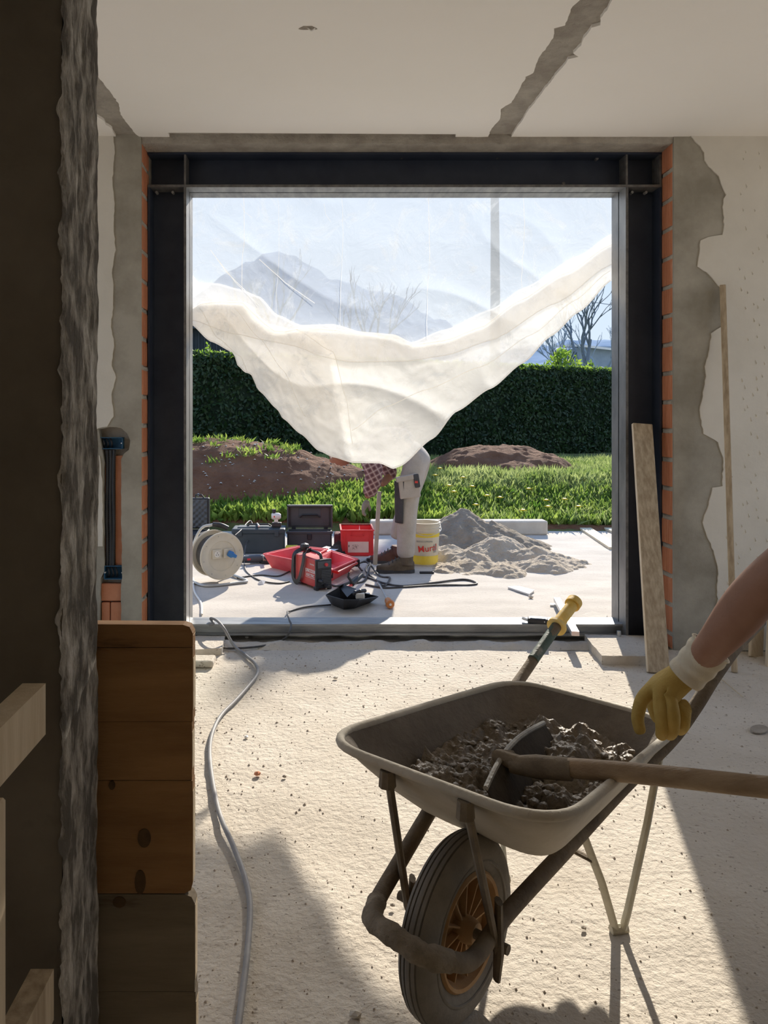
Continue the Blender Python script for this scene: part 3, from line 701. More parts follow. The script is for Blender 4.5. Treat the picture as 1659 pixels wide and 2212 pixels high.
o = scatter('new_growth', Cc, RNG.normal(size=(n, 3))+np.array([0, 0, .8]), .085, LEAFN, hedge, label='sunlit yellow-green young leaves on top'); o.location = -hedge.location
# leafy sprouts standing out of the hedge top
def sprout(px, py_top, wpx, n, label):
    Yh = None
    # depth of the hedge's middle line along this ray
    for k in range(400):
        Y = 11+k*.03; X = (px-CX)*Y/FPX
        if (Vector((X, Y, 0))-HA).dot(hn) < -.4: Yh = Y; break
    X = (px-CX)*Yh/FPX; zt = EYE-(py_top-CY)*Yh/FPX; ww = wpx*Yh/FPX
    t = thing('shrub_sprout', label, 'shrub', (X, Yh, HT-.1), 0, 'leafy shoots above the hedge')
    st = MB()
    for k in range(7 if wpx > 30 else 3):
        xx = (random.random()-.5)*ww*.8; st.tube([(xx*.3, 0, 0), (xx*.7, 0, (zt-HT+.1)*.5), (xx, random.uniform(-.1,.1), (zt-HT+.1)*random.uniform(.6,1))], .012, 5)
    part('stem', st, GREENP, t, world=False)
    c_ = RNG.normal(size=(n, 3))*np.array([ww*.27, .15, 0]); c_[:, 2] = RNG.random(n)*(zt-HT+.1)*(1-np.abs(c_[:, 0])/ww*1.1)+.03
    scatter('leaf_cluster', c_, RNG.normal(size=(n, 3)), .11, LEAFN, t)
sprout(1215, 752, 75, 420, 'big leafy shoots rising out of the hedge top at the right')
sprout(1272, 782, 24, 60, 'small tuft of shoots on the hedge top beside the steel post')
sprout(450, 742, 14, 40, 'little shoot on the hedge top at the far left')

# grass and weeds
def onground(n, x0, x1, y0, y1):
    x = x0+(x1-x0)*RNG.random(n); y = y0+(y1-y0)*RNG.random(n); z = np.array([gz(a_, b_) for a_, b_ in zip(x, y)])
    return np.stack([x, y, z], 1)
g1 = onground(42000, -.6, 5.5, 8.78, 14.5)
tag(scatter('grass', g1, RNG.normal(size=(len(g1), 3))*np.array([1, 1, .15]), .13, GRASSM, asp=.16, up=True), 'sunlit fine green grass of the lawn on the right', 'grass')
g3 = onground(16000, -3.2, 1.4, 8.74, 9.9); 
tag(scatter('weeds', g3, RNG.normal(size=(len(g3), 3))*np.array([1, 1, .4])+np.array([0, -.3, .3]), .13, WEEDM, asp=.42, up=True), 'bright broad-leaved weeds along the edge of the patio', 'weeds')
g4 = onground(9000, .8, 5.5, 8.8, 9.9)
tag(scatter('lawn_weeds', g4, RNG.normal(size=(len(g4), 3))*np.array([1, 1, .4])+np.array([0, -.3, .3]), .10, WEEDM, asp=.45, up=True), 'low leafy weeds at the near edge of the sunny lawn', 'weeds')
# tufts on the soil mound
mo = bpy.data.objects['soil_mound']
co = np.array([list(mo.matrix_basis @ v.co) for v in mo.data.vertices]); hi_ = co[:, 2]-np.array([gz(a_, b_) for a_, b_ in co[:, :2]])
cand = co[(hi_ > .40) & (co[:, 0] > -3.0)]
if len(cand):
    pick = cand[RNG.integers(0, len(cand), 70)]; pts = (pick[:, None, :]+RNG.normal(size=(len(pick), 18, 3))*np.array([.05, .05, 0])).reshape(-1, 3)
    tag(scatter('mound_grass', pts, RNG.normal(size=(len(pts), 3))*np.array([1, 1, .2]), .085, WEEDM, asp=.25, up=True), 'loose tufts of grass growing on the left soil mound', 'grass')
pb = MB()
pick = co[(hi_ > .08)][::13]
for v in pick:
    if random.random() < .6:
        s = random.uniform(.008, .022); x, y, z = v[0]+random.uniform(-.03,.03), v[1], v[2]
        pb.add([(x-s,y,z),(x,y-s,z+s*.3),(x+s,y,z),(x,y+s,z),(x,y,z+s*.9)], [(0,1,4),(1,2,4),(2,3,4),(3,0,4)])
tag(part('mound_stones', pb, KERB), 'small pale stones strewn over the left soil mound', 'stones', kind='stuff')
# dandelions
dpts = [(950,1020),(940,1035),(970,1058),(980,1072),(1020,1060),(1052,1080),(1142,1065),(1180,1090),(1184,1104),(1220,1088),(1250,1104),(1028,1100),(902,1038),(1000,1040),(1080,1084),(1130,1112)]
DL = ['highest up behind the worker', 'just below the highest one', 'above the bucket and a little right of it', 'lowest of the four beside the worker', 'above the left part of the sand heap', 'over the peak of the sand heap', 'alone in the middle of the grass', 'left of the right-hand pair', 'lower left of the right-hand cluster', 'near the right post, upper one', 'closest to the right post, lower one', 'low down over the sand heap', 'directly behind the worker knees', 'far back, right of the worker', 'between the heap peak and the lone one', 'lowest one, by the end of the kerb']
d0 = None
for i, (px, py) in enumerate(dpts):
    Y = None
    for k in range(600):
        y = 8.8+k*.01
        if EYE-(py-CY)*y/FPX <= gz((px-CX)*y/FPX, y)+.12: Y = y; break
    if Y is None: continue
    X = (px-CX)*Y/FPX; loc = (X, Y, gz(X, Y))
    if d0 is None:
        d0 = thing('dandelion', '', 'flower', loc, 0, 'yellow dandelions in the lawn')
        part('stalk', MB().tube([(0,0,0),(.003,0,.07),(0,0,.13)], .004, 5), WEEDM, d0, world=False)
        hdm = MB()
        for k in range(14):
            a_ = 2*PI*k/14; hdm.add([(0,0,.13),(.026*math.cos(a_-.16),.026*math.sin(a_-.16),.14),(.03*math.cos(a_),.03*math.sin(a_),.137),(.026*math.cos(a_+.16),.026*math.sin(a_+.16),.14)], [(0,1,2,3)])
        hdm.lathe([(0,.128),(.014,.134),(.014,.146),(0,.15)], 10)
        part('flower_head', hdm, YELP, d0, world=False); d = d0
    else:
        d = copy_tree(d0); d.location = loc
    d.scale = (1.6, 1.6, 1.25); d['label'] = 'small yellow dandelion in the sunny lawn, '+DL[i]

# hill, house and bare trees, distance haze mixed into their colours
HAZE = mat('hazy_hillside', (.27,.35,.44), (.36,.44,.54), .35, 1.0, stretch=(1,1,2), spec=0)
hm = MB()
def hill(x, y):
    t = (y-60)/60; return (11+12*math.exp(-((x+8)/16)**2)+3*math.exp(-((x-14)/12)**2)+1.6*fbm(x, y, .06, 2)+.8*fbm(x, 0, .5, 7))*max(0, min(1, t))*1.15
hm.heights(hill, -120, 140, 60, 125, 200, 24)
struct('ground_hills', hm, HAZE, smooth=True)
def bare_tree(X, Y, H, seed, m_, label, spread=.5):
    rnd = random.Random(seed); t = thing('bare_tree', label, 'tree', (X, Y, .5), 0, 'leafless trees beyond the hedge')
    tr = MB(); br = MB()
    def grow(p, d, L, r, lv):
        q = p+d*L; mid = p+d*L*.5+Vector((rnd.uniform(-1,1), rnd.uniform(-1,1), 0))*L*.06
        (tr if lv == 0 else br).tube([p, mid, q], [r, r*.85, r*.7], 6 if lv < 2 else 4, cap=False)
        if lv >= 5: return
        for k in range(rnd.choice((2,3,3)) if lv < 4 else 2):
            nd = (d+Vector((rnd.uniform(-1,1), rnd.uniform(-1,1), rnd.uniform(-.15,.7)))*spread).normalized()
            grow(p+d*L*rnd.uniform(.65,1) if lv else q, nd, L*rnd.uniform(.6,.85), r*.6, lv+1)
    grow(Vector((0,0,0)), Vector((rnd.uniform(-.05,.05), 0, 1)).normalized(), H*.30, H*.018, 0)
    part('trunk', tr, m_, t, world=False); o_ = part('branches', br, m_, t, world=False); return t
TX = lambda px, Y: (px-CX)*Y/FPX
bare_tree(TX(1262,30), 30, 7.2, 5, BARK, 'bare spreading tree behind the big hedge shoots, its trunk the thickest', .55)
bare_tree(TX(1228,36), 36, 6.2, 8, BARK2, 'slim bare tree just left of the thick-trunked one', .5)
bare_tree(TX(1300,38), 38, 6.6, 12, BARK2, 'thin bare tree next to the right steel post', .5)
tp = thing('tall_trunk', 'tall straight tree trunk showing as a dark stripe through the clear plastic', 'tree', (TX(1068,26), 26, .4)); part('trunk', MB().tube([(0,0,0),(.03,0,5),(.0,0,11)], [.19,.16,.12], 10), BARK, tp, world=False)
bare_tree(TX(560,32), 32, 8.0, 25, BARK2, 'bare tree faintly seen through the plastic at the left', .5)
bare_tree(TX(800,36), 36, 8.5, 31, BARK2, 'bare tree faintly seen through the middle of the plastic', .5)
lp = thing('garden_lamp_post', 'white mushroom-topped lamp post behind the hedge shoots', 'lamp post', (TX(1209,26), 26, .5))
part('lamp_pole', MB().tube([(0,0,0),(0,0,2.98)], .035, 8), BARK, lp, world=False)
part('lamp_shade', MB().lathe([(0,3.17),(.10,3.16),(.17,3.10),(.19,3.04),(.185,3.02),(0,3.0)], 20), WHITEP, lp, True, world=False)
part('lamp_arm', MB().tube(spl([(0,0,2.8),(-.22,0,2.9),(-.33,0,2.72)], 5), .02, 6), GALV, lp, world=False)
fb = thing('dark_outbuilding', 'dark slatted outbuilding behind the hedge at the far left', 'building', (TX(400,22), 22, .4))
fx0, fx1 = TX(250,22), TX(520,22); zt = EYE-(712-CY)*22/FPX
part('wall', MB().box((fx0, 22, .3), (fx1, 24, zt)), mat('dark_cladding', (.035,.045,.055), (.05,.06,.07), 4, .9), fb)
sl = MB(); 
for k in range(22): x = fx0+(fx1-fx0)*k/21; sl.box((x-.012, 21.96, .4), (x+.012, 22.0, zt-.1))
part('batten_strip', sl, mat('dark_cladding_batten', (.07,.085,.10)), fb)
part('roof', MB().box((fx0-.2, 21.7, zt), (fx1+.1, 24.3, zt+.12)), mat('dark_roof', (.06,.07,.08)), fb)
hs = thing('distant_house', 'far pale-roofed house among the bare trees', 'building', (TX(1290,52), 52, .5))
hx0, hx1 = TX(1245,52), TX(1345,52); z1_ = EYE-(742-CY)*52/FPX
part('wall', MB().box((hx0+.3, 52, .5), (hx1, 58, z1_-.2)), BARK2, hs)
part('roof', MB().add([(hx0,51.5,z1_-.25),(hx1,51.5,z1_-.6),(hx1,58,z1_+.2),(hx0,58,z1_+.3),(hx0,51.5,z1_-.1),(hx1,51.5,z1_-.45),(hx1,58,z1_+.35),(hx0,58,z1_+.45)], [(0,1,2,3),(4,5,6,7),(0,1,5,4),(1,2,6,5),(2,3,7,6),(3,0,4,7)]), WHITEP, hs)
wv_ = single('overhead_wire', MB().tube([P(1200,640,30), P(1275,652,30), P(1360,664,30), P(1500,690,30)], .012, 5), BARK, 'thin overhead wire crossing the sky by the right post', 'wire')

# concrete kerb
kb = thing('concrete_kerb', 'long pale concrete beam lying at the far edge of the patio', 'kerb', (TX(1000,8.45), 8.40, SZ))
part('beam', MB().box((TX(800,8.45), 8.36, SZ), (TX(1179,8.45), 8.54, SZ+.155), .02, seg=2), KERB, kb)

# sand heaps
def heap(name, label, m_, pk, x0, x1, y0, y1, nn, rough, seed):
    def f(x, y):
        h_ = -1.0
        for (a, b, hh, s1, s2) in pk:
            d = math.sqrt(((x-a)/s1)**2+((y-b)/s2)**2); h_ = max(h_, hh*(1-d))
        h_ = h_+rough*fbm(x, y, 7, seed, 6)*(1 if h_ > 0 else .2)
        return SZ-.012+max(0, h_+.012)
    return single(name, MB().heights(f, x0, x1, y0, y1, nn, nn), m_, label, 'sand heap', smooth=True)
Xp = lambda px, Y: (px-CX)*Y/FPX
heap('sand_heap', 'damp grey-brown heap of coarse sand beside the kerb beam', SANDW, [(Xp(1000,7.8),7.85,.36,.62,.60),(Xp(1060,7.8),7.75,.24,.50,.45),(Xp(965,7.5),7.6,.16,.34,.45),(Xp(1120,7.6),7.7,.12,.35,.4)], .9, 2.9, 7.0, 8.5, 120, .035, 2)
heap('sand_heap', 'pale dry dug-over sand heap nearer the threshold', SAND, [(Xp(1080,7.0),7.05,.215,.40,.40),(Xp(1010,6.8),6.75,.12,.30,.28),(Xp(1090,6.35),6.36,.10,.17,.24),(Xp(1150,6.9),6.85,.13,.42,.34),(Xp(1170,6.55),6.55,.11,.26,.26),(Xp(970,6.9),6.95,.13,.34,.30),(Xp(1030,6.5),6.55,.06,.45,.3),(Xp(1200,6.7),6.75,.06,.30,.3)], .8, 2.5, 6.0, 7.5, 150, .035, 6)
# planks on the patio at the right
for i, (pa, pb_, w_) in enumerate((((1249,1143),(1316,1188),.13), ((1286,1137),(1352,1165),.14))):
    a_, b_ = G(*pa, SZ), G(*pb_, SZ); d_ = b_-a_; rz = math.atan2(d_.y, d_.x)
    t = single('new_board', MB().box((0,0,0), (d_.length, w_, .028), .003, M=Matrix.Translation(a_) @ Matrix.Rotation(rz, 4, 'Z')), WOODL, ['pale new board lying on the patio, the nearer and longer in view', 'pale new board lying on the patio behind the other board'][i], 'board', 'new boards on the patio')

# bucket
bY = 6.72; bx = Xp(917, bY); bu = thing('plaster_bucket', 'dirty white and yellow paint bucket with red script beside the sand heap', 'bucket', (bx, bY, SZ))
part('bucket_body', MB().lathe([(0,.001),(.108,.001),(.112,.006),(.134,.36),(.138,.362),(.139,.372),(.131,.372),(.108,.012),(0,.010)], 40), CREAMP, bu, True, world=False)
rg = MB()
for z in (.30,.325,.35): rr = .112+.022*z/.36; rg.lathe([(rr,z-.004),(rr+.005,z-.002),(rr+.005,z+.002),(rr,z+.004)], 40)
part('rim_ring', rg, CREAMP, bu, True, world=False)
for z0, z1 in ((.25,.285),(.015,.09)):
    part('yellow_band', MB().lathe([(.1125+.022*z0/.36,z0),(.1125+.022*z1/.36,z1)], 40), BAND, bu, True, world=False, label='yellow printed band')
part('handle_wire', MB().tube(spl([(-.14,0,.34),(-.12,-.10,.30),(0,-.155,.27),(.12,-.10,.30),(.14,0,.34)], 6), .003, 6), GALV, bu, world=False)
def wrap_text(name, s, size, r, z, m_, parent, ang=0.0, tilt=0.0, bold=0.0):
    o_ = text_part(name, s, size, m_, parent, Matrix.Rotation(tilt, 4, 'Z'), .0004, bold)
    b_ = bmesh.new(); b_.from_mesh(o_.data); bmesh.ops.triangulate(b_, faces=b_.faces[:])
    for _ in range(2): bmesh.ops.subdivide_edges(b_, edges=[e_ for e_ in b_.edges if e_.calc_length() > .008], cuts=1); bmesh.ops.triangulate(b_, faces=b_.faces[:])
    b_.to_mesh(o_.data); b_.free()
    for v in o_.data.vertices:
        a_ = v.co.x/r+ang; zz_ = z+v.co.y; rr = r+v.co.z+.0015+.022*(zz_-z)/.36; v.co = Vector((rr*math.sin(a_), -rr*math.cos(a_), zz_))
    return o_
wrap_text('red_lettering', 'Mural', .078, .123, .155, REDINK, bu, .12, .12, .0002)
wrap_text('grey_lettering', 'BIANCOPRIMA', .022, .126, .215, GREYINK, bu, -.12, 0)
part('grey_stripes', MB().add([( .124*math.sin(.55+k*.07)*1.012, -.124*math.cos(.55+k*.07)*1.012, z) for k in range(5) for z in (.12,.19)], [(2*k, 2*k+2, 2*k+3, 2*k+1) for k in (0,2)]), GREYINK, bu, world=False)
single('dropped_chisel', MB().box((Xp(905,6.35),6.30,SZ), (Xp(936,6.35),6.325,SZ+.018), .004), BLKP, 'short black tool lying in front of the white and yellow bucket', 'tool')

# red crate
cY = 7.10; x0 = Xp(737,cY); x1 = Xp(804,cY); rc = thing('red_crate', 'upright bright red plastic crate with a faded printed label', 'crate', ((x0+x1)/2, cY+.2, SZ), 0)
X0, X1, Yb = x0, x1+.012, cY+.38; hz = .245; m = MB()
m.box((X0,cY,SZ), (X1,cY+.006,SZ+hz)).box((X0,Yb-.006,SZ), (X1,Yb,SZ+hz)).box((X0,cY,SZ), (X0+.006,Yb,SZ+hz)).box((X1-.006,cY,SZ), (X1,Yb,SZ+hz)).box((X0,cY,SZ), (X1,Yb,SZ+.01))
part('crate_walls', m, REDP, rc)
m = MB().box((X0-.008,cY-.008,SZ+hz-.012), (X1+.008,cY+.006,SZ+hz), .002).box((X0-.008,Yb-.006,SZ+hz-.012), (X1+.008,Yb+.008,SZ+hz), .002).box((X0-.008,cY,SZ+hz-.012), (X0+.006,Yb,SZ+hz), .002).box((X1-.006,cY,SZ+hz-.012), (X1+.008,Yb,SZ+hz), .002)
part('rim', m, REDP, rc)
m = MB()
for xx in (X0+.006, X0+.035, X1-.035, X1-.010): m.box((xx,cY-.006,SZ+.02), (xx+.005,cY+.001,SZ+hz-.012))
m.box((X0,cY-.008,SZ+.01), (X1,cY,SZ+.022)).box((X0+.09,cY-.006,SZ+hz-.055), (X1-.09,cY,SZ+hz-.05)).box((X0+.09,cY-.006,SZ+hz-.06), (X0+.095,cY,SZ+hz-.012)).box((X1-.095,cY-.006,SZ+hz-.06), (X1-.09,cY,SZ+hz-.012))
part('rib', m, REDP, rc)
part('paper_label', MB().box((X0+.062,cY-.0025,SZ+.035), (X1-.045,cY-.0005,SZ+.135)), PAPER, rc, label='faded pink-white paper label')
lb = MB(); rnd = random.Random(3)
for k in range(9):
    for j in range(7):
        if rnd.random() < .5: xx = X0+.105+k*.0062; zz_ = SZ+.065+j*.006; lb.box((xx,cY-.0035,zz_), (xx+.0045,cY-.002,zz_+.0035))
lb.box((X0+.068,cY-.0035,SZ+.085), (X0+.075,cY-.002,SZ+.105)); part('printed_lines', lb, BINK, rc)
single('white_offcut', MB().add([(X0+.15,cY+.08,SZ+.10),(X0+.19,cY+.06,SZ+.10),(X0+.175,cY+.12,SZ+.27),(X0+.18,cY+.1,SZ+.1)], [(0,1,2),(1,3,2),(0,2,3),(0,1,3)]), WPAPER, 'pointed scrap of white sheet sticking up inside the red crate', 'paper')

# grey toolbox, lid open
tY = 7.45; X0, X1 = Xp(618,tY), Xp(719,tY); tb = thing('open_toolbox', 'dark grey plastic toolbox standing open with its lid up', 'toolbox', ((X0+X1)/2, tY+.1, SZ))
m = MB().box((X0+.01,tY,SZ), (X1-.01,tY+.010,SZ+.17), .003).box((X0+.01,tY+.22,SZ), (X1-.01,tY+.23,SZ+.17), .003).box((X0+.01,tY,SZ), (X0+.02,tY+.23,SZ+.17)).box((X1-.02,tY,SZ), (X1-.01,tY+.23,SZ+.17)).box((X0+.01,tY,SZ), (X1-.01,tY+.23,SZ+.01))
m.box((X0,tY-.008,SZ+.155), (X1,tY+.006,SZ+.18), .003); part('toolbox_body', m, GREYP, tb)
m = MB().box((X0,tY+.235,SZ+.18), (X1,tY+.245,SZ+.405), .004).box((X0,tY+.19,SZ+.18), (X0+.012,tY+.245,SZ+.405)).box((X1-.012,tY+.19,SZ+.18), (X1,tY+.245,SZ+.405)).box((X0,tY+.19,SZ+.393), (X1,tY+.245,SZ+.41), .003)
m.box((X0+.035,tY+.228,SZ+.20), (X1-.035,tY+.236,SZ+.385)); lid = part('lid', m, GREYP, tb)
xm = (X0+X1)/2; m = MB().box((xm-.11,tY+.222,SZ+.28), (xm+.11,tY+.23,SZ+.375), .003); part('lid_panel', m, mat('grey_plastic_panel', (.10,.108,.118)), lid)
part('handle', MB().tube([(xm-.10,tY+.215,SZ+.29),(xm-.075,tY+.212,SZ+.31),(xm+.075,tY+.212,SZ+.31),(xm+.10,tY+.215,SZ+.29)], .009, 8), BLKP, lid)
part('latch', MB().box((xm-.022,tY-.016,SZ+.10), (xm+.022,tY-.002,SZ+.155), .004), BLKP, tb)
for sx in (-.16, .16): part('hinge', MB().box((xm+sx-.02,tY+.22,SZ+.165), (xm+sx+.02,tY+.25,SZ+.19), .003), BLKP, tb)
# slate toolbox, closed
tY = 7.22; X0, X1 = Xp(500,tY), Xp(616,tY); tb = thing('closed_toolbox', 'slate blue plastic toolbox with its lid shut, sunlit on top', 'toolbox', ((X0+X1)/2, tY+.12, SZ))
part('toolbox_body', MB().box((X0+.012,tY,SZ), (X1-.012,tY+.24,SZ+.19), .012, seg=2), NAVYP, tb)
lid = part('lid', MB().box((X0,tY-.006,SZ+.185), (X1,tY+.25,SZ+.235), .012, seg=2).box((X0+.05,tY+.05,SZ+.23), (X1-.05,tY+.2,SZ+.245), .005), NAVYP, tb)
for fx in (.16,.84): part('latch', MB().box((X0+(X1-X0)*fx-.02,tY-.015,SZ+.165), (X0+(X1-X0)*fx+.02,tY-.002,SZ+.215), .003), NAVYP, tb)
part('handle', MB().tube([(X0+.13,tY+.12,SZ+.24),(X0+.16,tY+.12,SZ+.262),(X0+.34,tY+.12,SZ+.262),(X0+.37,tY+.12,SZ+.24)], .008, 8), BLKP, lid)
single('steel_bar_tool', MB().tube([(X0+.225,tY+.19,SZ+.257),(X0+.255,tY+.02,SZ+.257)], .010, 8), ALU, 'short metal bar lying on the slate toolbox lid', 'tool')
# drill-like white tool on the box
dx = X1-.09; dr = thing('power_drill', 'small white and black cordless power tool standing on the slate toolbox', 'power tool', (dx, tY+.08, SZ+.246))
part('battery', MB().box((-.04,-.035,0), (.05,.035,.04), .005), BLKP, dr, world=False)
part('grip', MB().box((-.018,-.018,.038), (.018,.018,.08), .008, seg=2), WHITEP, dr, world=False)
part('motor_housing', MB().lathe([(0,0),(.026,.002),(.032,.02),(.032,.07),(.02,.09),(0,.092)], 18, M=Matrix.Translation((-.045,0,.098)) @ Matrix.Rotation(PI/2, 4, 'Y')), WHITEP, dr, True, world=False)
part('chuck', MB().lathe([(0,0),(.014,.001),(.018,.02),(.018,.04),(0,.041)], 14, M=Matrix.Translation((-.02,0,.125))), BLKP, dr, True, world=False)
part('red_trim', MB().box((-.022,-.034,.09), (-.008,.034,.105), .003), REDP, dr, world=False)
# yellow case
yc = single('yellow_box', MB().box((Xp(617,7.15),7.12,SZ), (Xp(643,7.15),7.22,SZ+.085), .008, seg=2).box((Xp(616,7.15),7.115,SZ+.06), (Xp(644,7.15),7.225,SZ+.068)).box((Xp(616,7.15),7.115,SZ+.03), (Xp(644,7.15),7.225,SZ+.036)), YELP, 'small yellow plastic box between the slate and the grey toolboxes', 'box')
# black folded bag between the toolbox and the crate
bg = MB()
for k in range(5):
    a_ = Vector((Xp(700,7.15)+k*.02, 7.0+k*.05, SZ)); bg.add([a_, a_+Vector((.17,-.02,0)), a_+Vector((.13,.02,.12-.01*k)), a_+Vector((.05,.03,.09+.01*k)), a_+Vector((.08,.09,0))], [(0,1,2,3),(1,4,2),(4,3,2),(0,3,4)])
single('tool_pouch', bg, BLKP, 'crumpled black tool pouch between the grey toolbox and the red crate', 'bag')
single('brown_bag', MB().box((Xp(722,7.4),7.40,SZ), (Xp(738,7.4),7.60,SZ+.16), .02, seg=2), mat('wine_fabric', (.12,.03,.035), (.2,.07,.07), 8, .9), 'dark red fabric tool bag squeezed behind the red crate', 'bag')
# black hard case with egg-crate foam lid
hY = 7.75; X0, X1 = -1.75, Xp(452,hY); hc = thing('foam_lined_case', 'black hard case with egg-crate foam in its raised lid, beside the left post', 'case', ((X0+X1)/2, hY, SZ))
part('lid_shell', MB().box((X0,hY,SZ+.16), (X1,hY+.06,SZ+.47), .012, seg=2), BLKP, hc)
fm = MB(); fm.heights(lambda x, z: 0, 0, 0, 0, 0, 1, 1); fm = MB(); n1, n2 = 60, 30
for i in range(n1+1):
    for j in range(n2+1):
        x = X0+.02+(X1-X0-.04)*i/n1; z = SZ+.175+.28*j/n2
        fm.v.append(Vector((x, hY-.012+.010*math.sin(x*110)*math.sin(z*110), z)))
for i in range(n1):
    for j in range(n2): a_ = i*(n2+1)+j; fm.f.append((a_, a_+1, a_+n2+2, a_+n2+1))
part('egg_crate_foam', fm, GREYP, hc, True)
part('base_shell', MB().box((X0,hY-.32,SZ), (X1,hY+.06,SZ+.15), .012, seg=2), BLKP, hc)
part('latch', MB().tube([(X1-.14,hY+.02,SZ+.46),(X1-.14,hY+.02,SZ+.50),(X1-.08,hY+.02,SZ+.50),(X1-.05,hY+.02,SZ+.46)], .008, 6), BLKP, hc)

# cable reel
rX, rY = Xp(479,5.92), 5.92; rr_ = .182
cr_ = thing('cable_reel', 'cream cable reel with black cable and a blue plug, on a bent tube stand', 'cable reel', (rX, rY, SZ), math.radians(33))
# local: axis along -Y (front) .. +Y (back)
MR = Matrix.Translation((0, 0, .035+rr_)) @ Matrix.Rotation(PI/2, 4, 'X')
def disc(zo, name):
    m = MB().lathe([(0,zo),(rr_*.62,zo),(rr_*.64,zo+.006),(rr_*.9,zo+.006),(rr_*.95,zo+.012),(rr_,zo+.010),(rr_,zo),(rr_*.95,zo-.004),(0,zo-.004)], 48, M=MR); return part(name, m, CREAMP, cr_, True, world=False)
disc(.0, 'front_disc'); disc(-.17, 'back_disc')
cw = MB()
for k in range(16):
    for l_ in range(2): r_ = .125+.014*l_; z_ = -.012-.0095*k; cw.tube([(r_*math.cos(a_), -z_, .035+rr_+r_*math.sin(a_)) for a_ in [2*PI*q_/36 for q_ in range(36)]], .0055, 6, closed=True)
part('wound_cable', cw, CABLE, cr_, True, world=False)
for sx, nm in ((-.045, 'socket'), (.05, 'socket')):
    s_ = part(nm, MB().box((sx-.038,-.014,.20), (sx+.038,-.002,.27), .003), CREAMP, cr_, world=False)
    if sx < 0:
        part('socket_face', MB().lathe([(0,0),(.024,0),(.024,.004),(.020,.004),(.020,.002),(0,.002)], 20, M=Matrix.Translation((sx,-.014,.236)) @ Matrix.Rotation(PI/2, 4, 'X')), WHITEP, s_, world=False)
        hh_ = MB()
        for k in range(3): a_ = PI/2+2*PI*k/3; hh_.tube([(sx+.010*math.cos(a_),-.015,.236+.010*math.sin(a_)),(sx+.010*math.cos(a_),-.0175,.236+.010*math.sin(a_))], .0035, 8)
        part('socket_hole', hh_, BLKP, s_, world=False)
pl_ = part('plug', MB().lathe([(0,0),(.022,0),(.025,.02),(.025,.035),(.016,.045),(.012,.07),(0,.071)], 18, M=Matrix.Translation((.05,-.014,.236)) @ Matrix.Rotation(PI/2+.5, 4, 'X') @ Matrix.Rotation(.7, 4, 'Y')), BLUEP, cr_, True, world=False, label='blue industrial plug')
sc_ = MB()
for k in range(8): a_ = 2*PI*k/8+.2; sc_.tube([(.155*math.cos(a_),-.006,.035+rr_+.155*math.sin(a_)),(.155*math.cos(a_),-.010,.035+rr_+.155*math.sin(a_))], .004, 6)
part('screw', sc_, GALV, cr_, world=False)
st = MB(); st.tube(spl([(-.17,.25,.012),(-.15,-.04,.012),(.10,-.07,.012),(.19,-.05,.012),(.20,.22,.012)], 8), .011, 8)
st.tube(spl([(-.17,.25,.012),(-.16,.24,.20),(-.08,.22,.40),(.0,.16,.44)], 8), .011, 8); st.tube([(.20,.22,.012),(.10,.21,.20),(0,.2,.21)], .011, 8); st.tube([(0,.21,.217),(0,-.0,.217)], .010, 8)
part('tube_stand', st, GALV, cr_, True, world=False)
part('grip', MB().tube(spl([(.0,.16,.44),(.05,.12,.435),(.10,.10,.41)], 6), .019, 10), BLKP, cr_, True, world=False)
single('crumpled_wrapper', MB().add([G(556,1262,SZ)+Vector((a,b,c_)) for a, b, c_ in ((0,0,0),(.05,-.02,.0),(.06,.03,.02),(.01,.04,.015),(.03,.01,.03))], [(0,1,4),(1,2,4),(2,3,4),(3,0,4)]), WPAPER, 'small crumpled pale wrapper on the patio near the cables', 'litter')

# dark grinder behind
gX, gY = Xp(545,6.75), 6.75; an = thing('angle_grinder', 'dark grey angle grinder lying between the reel and the open red case', 'power tool', (gX, gY, SZ), .25)
part('motor_body', MB().lathe([(0,-.14),(.028,-.138),(.032,-.05),(.036,.04),(.032,.09),(0,.092)], 18, M=Matrix.Translation((0,0,.04)) @ Matrix.Rotation(PI/2, 4, 'Y')), GREYP, an, True, world=False)
part('gear_head', MB().box((.085,-.03,.015), (.145,.03,.07), .01, seg=2), GALV, an, world=False)
part('disc_guard', MB().lathe([(0,0),(.058,0),(.06,.004),(.06,.02),(.055,.02),(.055,.006),(0,.005)], 24, M=Matrix.Translation((.12,0,.004))), BLKP, an, True, world=False)
part('side_handle', MB().tube([(.11,-.03,.05),(.11,-.13,.06)], .014, 10), BLKP, an, world=False)
part('red_switch', MB().box((-.05,-.036,.035), (-.02,-.028,.052), .002), REDP, an, world=False)

